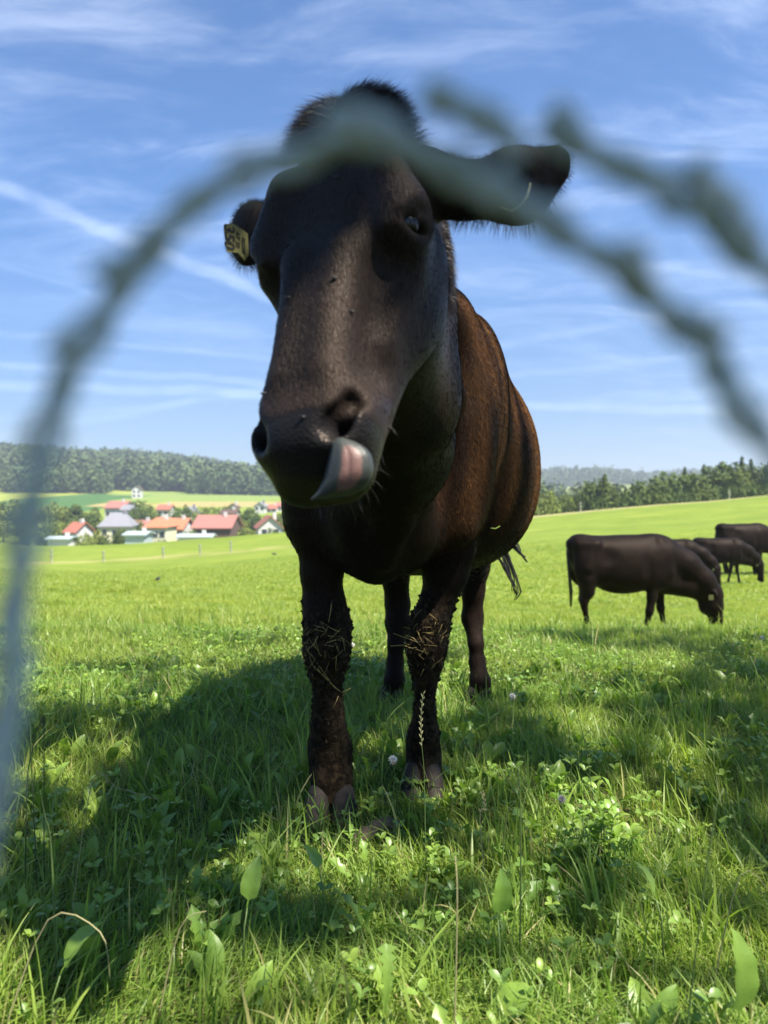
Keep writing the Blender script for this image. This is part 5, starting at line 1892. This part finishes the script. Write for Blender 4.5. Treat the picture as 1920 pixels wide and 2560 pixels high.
def house(px0, px1, peave, pridge, pbase, d, wall, roof, label, rz=0.0, gable=False, depth=8.0, lower=None, hip=False, wins=3, group='houses of the village', cat='house', name='house'):
    """px span at distance d; gable=True turns a gable end to the viewer"""
    a, b_ = P(px0, pbase, d), P(px1, pbase, d)
    w = b_.x - a.x; cx_ = (a.x + b_.x) / 2
    z0 = min(a.z, float(gz(cx_, d))) - .5
    he_ = P(px0, peave, d).z - z0; hr = P(px0, pridge, d).z - z0
    root = empty(name, (cx_, d, z0), rz); tag(root, label, cat, group)
    mb = MB()
    x0, x1 = -w / 2, w / 2
    mb.box((x0, 0, 0), (x1, depth, he_))
    if gable:
        mb.add([(x0, 0, he_), (x1, 0, he_), (0, 0, hr), (x0, depth, he_), (x1, depth, he_), (0, depth, hr)], [(0, 1, 2), (4, 3, 5)])
    elif not hip:
        mb.add([(x0, 0, he_), (x0, depth, he_), (x0, depth / 2, hr), (x1, 0, he_), (x1, depth, he_), (x1, depth / 2, hr)], [(1, 0, 2), (3, 4, 5)])
    mb.build('wall', wall, root)
    mb = MB(); o = .5; th = .22
    if gable:
        k = (hr - he_) / (w / 2)
        for s in (-1, 1):
            e = (s * (w / 2 + o), he_ - o * k)
            mb.add([(0, -o, hr + th), (e[0], -o, e[1] + th), (e[0], depth + o, e[1] + th), (0, depth + o, hr + th),
                    (0, -o, hr + .01), (e[0], -o, e[1]), (e[0], depth + o, e[1]), (0, depth + o, hr + .01)],
                   [(0, 1, 2, 3) if s < 0 else (3, 2, 1, 0), (4, 7, 6, 5), (0, 4, 5, 1), (1, 5, 6, 2), (2, 6, 7, 3)])
    else:
        k = (hr - he_) / (depth / 2); i_ = w * .28 if hip else -o
        for s in (-1, 1):
            yc, ye = depth / 2, depth / 2 + s * (depth / 2 + o)
            ze = he_ - o * k
            mb.add([(x0 + i_, yc, hr + th), (x1 - i_, yc, hr + th), (x1 + o, ye, ze + th), (x0 - o, ye, ze + th),
                    (x0 + i_, yc, hr + .01), (x1 - i_, yc, hr + .01), (x1 + o, ye, ze), (x0 - o, ye, ze)],
                   [(0, 1, 2, 3), (7, 6, 5, 4), (3, 2, 6, 7), (1, 5, 6, 2), (0, 3, 7, 4)])
        if hip:
            for s, xx in ((-1, x0), (1, x1)):
                ze = he_ - o * k + th
                mb.add([(xx + s * o, -o, ze), (xx + s * o, depth + o, ze), (xx - s * i_, depth / 2, hr + th)], [(0, 1, 2)])
    rf = mb.build('roof', roof, root)
    if rz != .2:
        mb = MB(); mb.box((w * .18, depth * .42, hr - 1.2), (w * .18 + .7, depth * .42 + .7, hr + .9)); mb.build('chimney', WHITE if roof is not GREYR else GREYR, rf)
    if wins:
        rows = [.55] if he_ < 4 else [.22, .62]
        for rz_ in rows:
            for i in range(wins):
                xw = x0 + w * (i + .5) / wins
                f_ = MB(); f_.box((xw - .62, -.06, he_ * rz_ - .05), (xw + .62, .05, he_ * rz_ + 1.35)); fo = f_.build('window', FRAME, root)
                f_ = MB(); f_.box((xw - .52, -.075, he_ * rz_ + .05), (xw + .52, .02, he_ * rz_ + 1.25)); f_.build('pane', GLASS, fo)
    if lower:
        mb = MB(); mb.box((x0 - .05, -.08, 0), (x1 + .05, .3, he_ * lower)); mb.build('lower_wall', WHITE, root)
    return root


D1 = 172
house(250, 324, 1315, 1284, 1352, 178, CREAM, GREYR, 'cream house with a grey hipped roof left of the orange roofed house', .15, hip=True, depth=10)
house(362, 414, 1318, 1297, 1352, 165, CREAM, ORANGE, 'cream house with a bright orange roof in the middle of the village', .0, depth=9, hip=True)
house(410, 456, 1322, 1298, 1350, 176, WHITE, ORANGE, 'white house with an orange roof just left of the long barn', -.1, depth=8, wins=2)
house(482, 575, 1320, 1291, 1344, 170, WOOD, PINKR, 'long dark boarded barn with a wide red roof', 0, depth=14, lower=.42, wins=0, cat='barn', name='barn')
house(646, 706, 1318, 1292, 1344, 165, WHITE, REDR, 'white gabled house with a red roof right of the barn', .22, gable=True, depth=11, wins=2)
house(160, 190, 1330, 1308, 1352, 165, WHITE, REDR, 'small white house with a red roof, leftmost in the village', -.3, depth=6, wins=1)
house(118, 170, 1348, 1344, 1362, 150, WHITE, PALEBL, 'long low white shed at the left end of the village', 0, depth=4, wins=0, cat='shed', name='shed')
house(312, 360, 1338, 1332, 1360, 150, PALEBL, PALEBL, 'pale blue greenhouse in front of the cream house', 0, depth=6, wins=0, cat='greenhouse', name='greenhouse')
house(447, 526, 1343, 1338, 1354, 150, WHITE, PALEBL, 'long low white shed before the barn', .08, depth=5, wins=0, cat='shed', name='shed')
house(326, 368, 1318, 1303, 1345, 190, CREAM, PINKR, 'cream house with a low faded red roof between the cream and the orange roofed houses', 0, depth=8, wins=2)
house(262, 306, 1270, 1254, 1284, 250, WHITE, PINKR, 'white house with a faded red roof up the slope left of the dark tree', 0, depth=12, wins=3)
house(302, 330, 1275, 1264, 1290, 240, WHITE, GREYR, 'small white house with a grey roof up the slope', 0, depth=8, wins=2)
house(392, 422, 1274, 1263, 1286, 260, WHITE, REDR, 'small white house with a brown red roof up the slope above the orange roofs', 0, depth=8, wins=2)
house(454, 484, 1282, 1268, 1292, 240, WHITE, GREYR, 'white gabled house with a dark roof behind the long barn', 0, gable=True, depth=9, wins=1)
house(570, 590, 1268, 1260, 1284, 260, CREAM, WOOD, 'narrow cream house above the right end of the barn', 0, gable=True, depth=7, wins=1)
house(552, 588, 1284, 1275, 1292, 230, WHITE, WOOD, 'low house with a brown roof below the narrow cream house', 0, depth=7, wins=2)
house(330, 352, 1222, 1214, 1236, 420, WHITE, WOOD, 'lone white farmhouse high on the hillside meadow', .2, depth=10, gable=True, wins=2)
for i, (a_, b_, pt) in enumerate(((636, 661, 1256), (666, 690, 1263), (690, 716, 1257))):
    house(a_, b_, pt + 9, pt, 1284, 300 + i * 6, WHITE, (GREYR, REDR, PINKR)[i], ('white house with a grey roof, leftmost of the far cluster by the muzzle', 'white house with a red roof, middle of the far cluster by the muzzle', 'white house with a pink roof, rightmost of the far cluster by the muzzle')[i], 0, depth=9, wins=2, gable=(i == 0))

VT = 'trees among the village houses'
vt = [(20, 1245, 'round', FOLY, 80), (55, 1250, 'round', FOLY, 70), (90, 1262, 'round', FOLY, 70), (130, 1252, 'round', FOLY, 66), (158, 1262, 'round', FOLY, 54), (150, 1300, 'round', FOLY, 46), (178, 1274, 'tall', FOLY, 26), (192, 1288, 'round', FOL, 56),
      (210, 1276, 'round', FOL, 52), (236, 1284, 'round', FOL, 52), (228, 1306, 'round', FOLY, 56), (205, 1322, 'bush', FOLY, 50), (250, 1330, 'bush', FOL, 56), (280, 1326, 'bush', FOL, 60), (226, 1330, 'bush', FOLY, 60),
      (354, 1246, 'round', FOL, 58), (374, 1262, 'round', FOL, 44), (340, 1312, 'bush', FOLY, 46), (436, 1264, 'round', FOL, 36), (466, 1300, 'round', FOLY, 44), (475, 1312, 'bush', FOLY, 40), (402, 1342, 'bush', FOL, 46),
      (500, 1262, 'round', FOLY, 54), (530, 1262, 'tall', FOLY, 30), (558, 1260, 'round', FOL, 42), (594, 1290, 'tall', FOL, 40), (604, 1282, 'round', FOL, 46), (628, 1272, 'round', FOL, 50), (618, 1310, 'bush', FOLY, 56), (606, 1300, 'round', FOLY, 40),
      (655, 1284, 'round', FOL, 50), (690, 1280, 'round', FOL, 48), (714, 1286, 'round', FOLY, 44), (306, 1290, 'round', FOL, 30), (386, 1280, 'round', FOL, 40), (420, 1286, 'bush', FOL, 40), (524, 1283, 'bush', FOL, 60), (10, 1296, 'round', FOLY, 60), (60, 1300, 'round', FOL, 60), (100, 1310, 'round', FOL, 56), (135, 1322, 'bush', FOL, 50)]
rv = random.Random(5)
for _ in range(34):
    px = rv.uniform(5, 735); row = rv.choice((0, 0, 1, 2))
    py = (1318, 1286, 1262)[row] + rv.uniform(-6, 10)
    if row == 0 and (455 < px < 600 or 315 < px < 450 or 120 < px < 190): continue
    if row == 1 and (240 < px < 330 or 360 < px < 460 or 480 < px < 576 or 640 < px < 708): continue
    vt.append((px, py, rv.choice(('bush', 'round', 'bush') if row == 0 else ('round', 'round', 'tall')), rv.choice((FOL, FOL, FOLY)), rv.uniform(26, 50)))
for i, (px, py, k, m_, w) in enumerate(vt):
    d = 155 if py > 1308 else (186 if py > 1280 else 230)
    kk = {'round': 'tree', 'tall': 'slim tree', 'bush': 'bush'}[k]
    tree_px(px, py, d + (i * 5) % 11, k, m_, ('pale green ' if m_ is FOLY else 'dark green ') + ('round tree' if k == 'round' else kk) + ' among the village houses', VT, wpx=w * 1.1, pbot=1352 if d < 180 else 1325, **({'name': 'bush', 'cat': 'bush'} if k == 'bush' else {}))

# ------------------------------------------------------------------ woods on the far hills: masses
def wood_mass(name, xr, yr, n, h, label, seed, cond=None, mat=DEEP):
    r = np.random.default_rng(seed)
    x = r.uniform(*xr, n); y = r.uniform(*yr, n)
    if cond is not None:
        k = cond(x, y); x, y = x[k], y[k]
    vs, qs, tt, off = [], [], [], 0
    z = gz(x, y)
    protos = []
    for j, kd in enumerate(('round', 'conifer', 'tall', 'round')):
        me = CROWNS[kd][j % 3]
        co, _ = mesh_arrays(me); q = np.arange(len(co)).reshape(-1, 4)
        sel = r.choice(len(q), 110, replace=False)
        c4 = co.reshape(-1, 4, 3)[sel]
        cen = c4.mean(1, keepdims=True)
        protos.append((cen + (c4 - cen) * 2.3).reshape(-1, 3))
    for i in range(len(x)):
        p = protos[r.integers(0, 4)]
        hh = h * r.uniform(.55, 1.35)
        a = r.uniform(0, 6.28); ca, sa = math.cos(a), math.sin(a)
        q = np.stack([(p[:, 0] * ca - p[:, 1] * sa) * hh * 1.15 + x[i], (p[:, 0] * sa + p[:, 1] * ca) * hh * 1.15 + y[i], p[:, 2] * hh + z[i] - 1], -1)
        vs.append(q); base_t = r.random() * .6
        tt.append(np.repeat(np.clip(base_t + r.random(110) * .4, 0, 1), 4))
    v = np.concatenate(vs)
    me = np_mesh(name, v, np.arange(len(v)).reshape(-1, 4), None, False); set_attr(me, 'tint', np.concatenate(tt))
    o = obj(name, me, mat); tag(o, label, 'woodland', kind='stuff')


def hill_cond(x, y):
    px = x / y * FPX + 960
    return ~((y < 560) & (px > 265) & (px < 655)) | (y > 585)


wood_mass('hill_forest', (-560, -90), (560, 960), 5200, 19, 'dark mixed forest covering the hillside above the village', 11,
          lambda x, y: (x / y > -.62) & (x / y < -.1) & ~((np.abs(x / y + .395) < .022) & (np.abs(y - 830) < 45)))
wood_mass('hill_edge_wood', (-330, -60), (500, 560), 900, 14, 'paler wood edge along the top of the hillside meadow', 12,
          lambda x, y: ((x / y * FPX + 960 < 270) & (x / y * FPX + 960 > 20)) | ((x / y * FPX + 960 > 470) & (y > 520)))
wood_mass('far_forest', (150, 1200), (1100, 1700), 2600, 22, 'hazy blue forest on the far hills right of the big cow', 13, lambda x, y: (x / y > .12) & (x / y < .6))
wood_mass('valley_wood', (40, 330), (230, 420), 500, 13, 'green wood in the dip before the far hills on the right', 14, lambda x, y: (x / y > .14) & (x / y < .7))

# ------------------------------------------------------------------ the trees beside and behind the fence whose shade lies over the near meadow
shade_mat = leaf_mat('garden_tree_leaf', (0.050, 0.100, 0.020), (0.110, 0.180, 0.032), (.2, .25, .05), .5)
SXY = (SUN.x / SUN.z, SUN.y / SUN.z)
crowns = []
for gx_, gy_, z_, rx, ry, rz_ in ((-2.2, 1.4, 8.6, 3.0, 3.4, 1.7), (1.4, 1.6, 9.0, 3.2, 3.6, 1.8), (4.8, 2.2, 8.6, 3.0, 3.4, 1.7), (-5.6, 1.6, 8.2, 3.0, 3.4, 1.6), (8.0, 2.4, 8.5, 3, 3.3, 1.7)):
    crowns.append((gx_ + z_ * SXY[0], gy_ + z_ * SXY[1], z_, rx, ry, rz_))
# openings cut in the crowns to place sun patches: ground position, radii, how much light passes
GAPS = [(-1.25, 1.75, .28, .16, .9), (-1.2, 1.35, .3, .12, .9), (-1.5, 2.15, .25, .12, .8), (-.95, 1.12, .4, .10, .8), (.2, 1.6, .25, .10, .8), (0, 1.02, 1.3, .20, .55), (-1.3, 3.3, .5, .10, .8), (-.9, 2.85, .3, .08, .8), (-1.6, 2.6, .3, .12, .8), (-.65, 3.45, .35, .10, .8), (-1.2, 2.2, .2, .08, .7), (-.075 - 1.018 * SXY[0], .93 - 1.018 * SXY[1], .055, .13, .96), (-.3, 1.25, 1.2, .12, .5), (.5, 1.32, .5, .14, .7), (-1.9, 3.5, .5, .2, .8), (-1.2, 1.85, .3, .10, .6), (.52, 1.78, .24, .20, .97), (.95, 3.75, .55, .42, .93), (.55, 4.25, .5, .3, .8), (-1.45, 3.05, .42, .22, .95), (-.95, 3.9, 1.1, .26, .85), (-.80, 2.42, .13, .10, .97),
        (-.30, 2.45, .10, .13, .97), (-.45, 1.72, .22, .10, .75), (-.12, 1.62, .30, .12, .7), (.15, 3.12, .16, .16, .9), (.3, 3.4, .2, .2, .9),
        (-1.9, 4.3, .8, .22, .8), (-.2, 1.15, .6, .10, .6), (.35, 1.2, .35, .12, .6), (.62, 3.1, .25, .14, .6), (-1.05, 2.1, .25, .12, .5)]
rs = np.random.default_rng(31)
for ci, (cx_, cy_, cz_, rx, ry, rz_) in enumerate(crowns):
    tr_ = empty('shade_tree', (cx_, cy_, float(gz(cx_, cy_))))
    tag(tr_, 'leafy garden tree beside the camera that throws dappled shade on the near meadow', 'tree', 'garden trees shading the fence')
    n = int(7000 * rx * ry / 9)
    d_ = rs.normal(size=(n, 3)); d_ /= np.linalg.norm(d_, axis=1)[:, None]
    c = d_ * (rs.random(n) ** .42)[:, None] * np.array([rx, ry, rz_]) + np.array([cx_, cy_, cz_])
    gx, gy = c[:, 0] - c[:, 2] * SXY[0], c[:, 1] - c[:, 2] * SXY[1]
    keep = gy < 4.75 + .16 * np.sin(gx * 1.7) + .10 * np.sin(gx * 4.3 + 1)
    for (ax_, ay_, ra, rb, pr) in GAPS:
        ins_ = ((gx - ax_) / ra) ** 2 + ((gy - ay_) / rb) ** 2 < 1
        keep &= ~(ins_ & (rs.random(n) < 1 - (1 - pr) * .3))
    # slits that let the sun through onto the flank of the big cow
    for fx, fy, hl, hwid, pr in ((.33, 2.12, .26, .035, .95), (.20, 1.98, .24, .03, .8), (.40, 2.34, .22, .03, .9), (.47, 2.52, .34, .05, .95), (.50, 2.70, .34, .06, .9), (.22, 1.90, .10, .03, .9), (.0, 1.80, .03, .02, .7)):
        qx, qy = gx - (fx - .95 * SXY[0]), gy - (fy - .95 * SXY[1])
        Ls = math.hypot(*SXY); ex_, ey_ = -SXY[0] / Ls, -SXY[1] / Ls
        al, ac = qx * ex_ + qy * ey_, -qx * ey_ + qy * ex_
        keep &= ~((np.abs(al) < hl) & (np.abs(ac) < hwid * 1.5) & (rs.random(n) < 1 - (1 - pr) * .3))
    keep &= rs.random(n) < .93
    dense_zone = ((gx - .33 + .95 * SXY[0]) / .60) ** 2 + ((gy - 2.35 + .95 * SXY[1]) / .70) ** 2 < 1  # leaves kept dense here to hold flank, face and right meadow in shade
    dense_zone |= ((gx + .02 + 1.12 * SXY[0]) / .26) ** 2 + ((gy - .97 + 1.12 * SXY[1]) / .20) ** 2 < 1
    # twiggy porosity outside the zones kept dense for shade
    dense_zone |= (gx > .95) & (gy > 2.0)
    keep &= dense_zone | (smooth_noise(gx, gy, 9.0, 61) * .6 + smooth_noise(gx, gy, 19.0, 62) * .5 > -.22)
    c = c[keep]; n = len(c)
    nrm = rs.normal(size=(n, 3)) + np.array([0, 0, .8]); nrm /= np.linalg.norm(nrm, axis=1)[:, None]
    a_ = np.cross(nrm, rs.normal(size=(n, 3))); a_ /= np.linalg.norm(a_, axis=1)[:, None]; b_ = np.cross(nrm, a_)
    s_ = (rs.uniform(.055, .095, n))[:, None]
    V = np.stack([c - a_ * s_, c - b_ * s_ * .7, c + a_ * s_, c + b_ * s_ * .7], 1).reshape(-1, 3) - np.array([cx_, cy_, float(gz(cx_, cy_))])
    me = np_mesh('crown', V, np.arange(n * 4).reshape(-1, 4), None, False); set_attr(me, 'tint', np.repeat(rs.random(n), 4))
    obj('crown', me, shade_mat, tr_)
    mb = MB(); mb.tube([(0, 0, -.3), (.08, 0, 2.5), (-.08, .08, 5.5), (0, 0, cz_)], [.32, .25, .18, .06], 10)
    for k in range(7):
        a = k * 2.1 + ci
        mb.tube([(0, 0, 5.4 + .35 * k), (math.cos(a) * rx * .3, math.sin(a) * ry * .3, 6.2 + .35 * k), (math.cos(a) * rx * .6, math.sin(a) * ry * .6, 7.1 + .3 * k)], [.07, .05, .02], 6)
    mb.build('trunk', BARK, tr_, True)
# ------------------------------------------------------------------ the air: one closed box of thin haze
hz_m = bpy.data.materials.new('haze_air'); hz_m.use_nodes = True
ht = NT(hz_m.node_tree)
for nd in list(hz_m.node_tree.nodes): hz_m.node_tree.nodes.remove(nd)
pv = ht.n('ShaderNodeVolumePrincipled', ins={'Color': (0.80, 0.90, 1.0, 1), 'Density': 0.00042, 'Anisotropy': 0.2})
ho = ht.n('ShaderNodeOutputMaterial'); ht.link(pv.outputs[0], ho.inputs['Volume'])
mb = MB(); mb.box((-14800, -400, -60), (14800, 9400, 130))
hz = mb.build('haze', hz_m); tag(hz, kind='stuff')
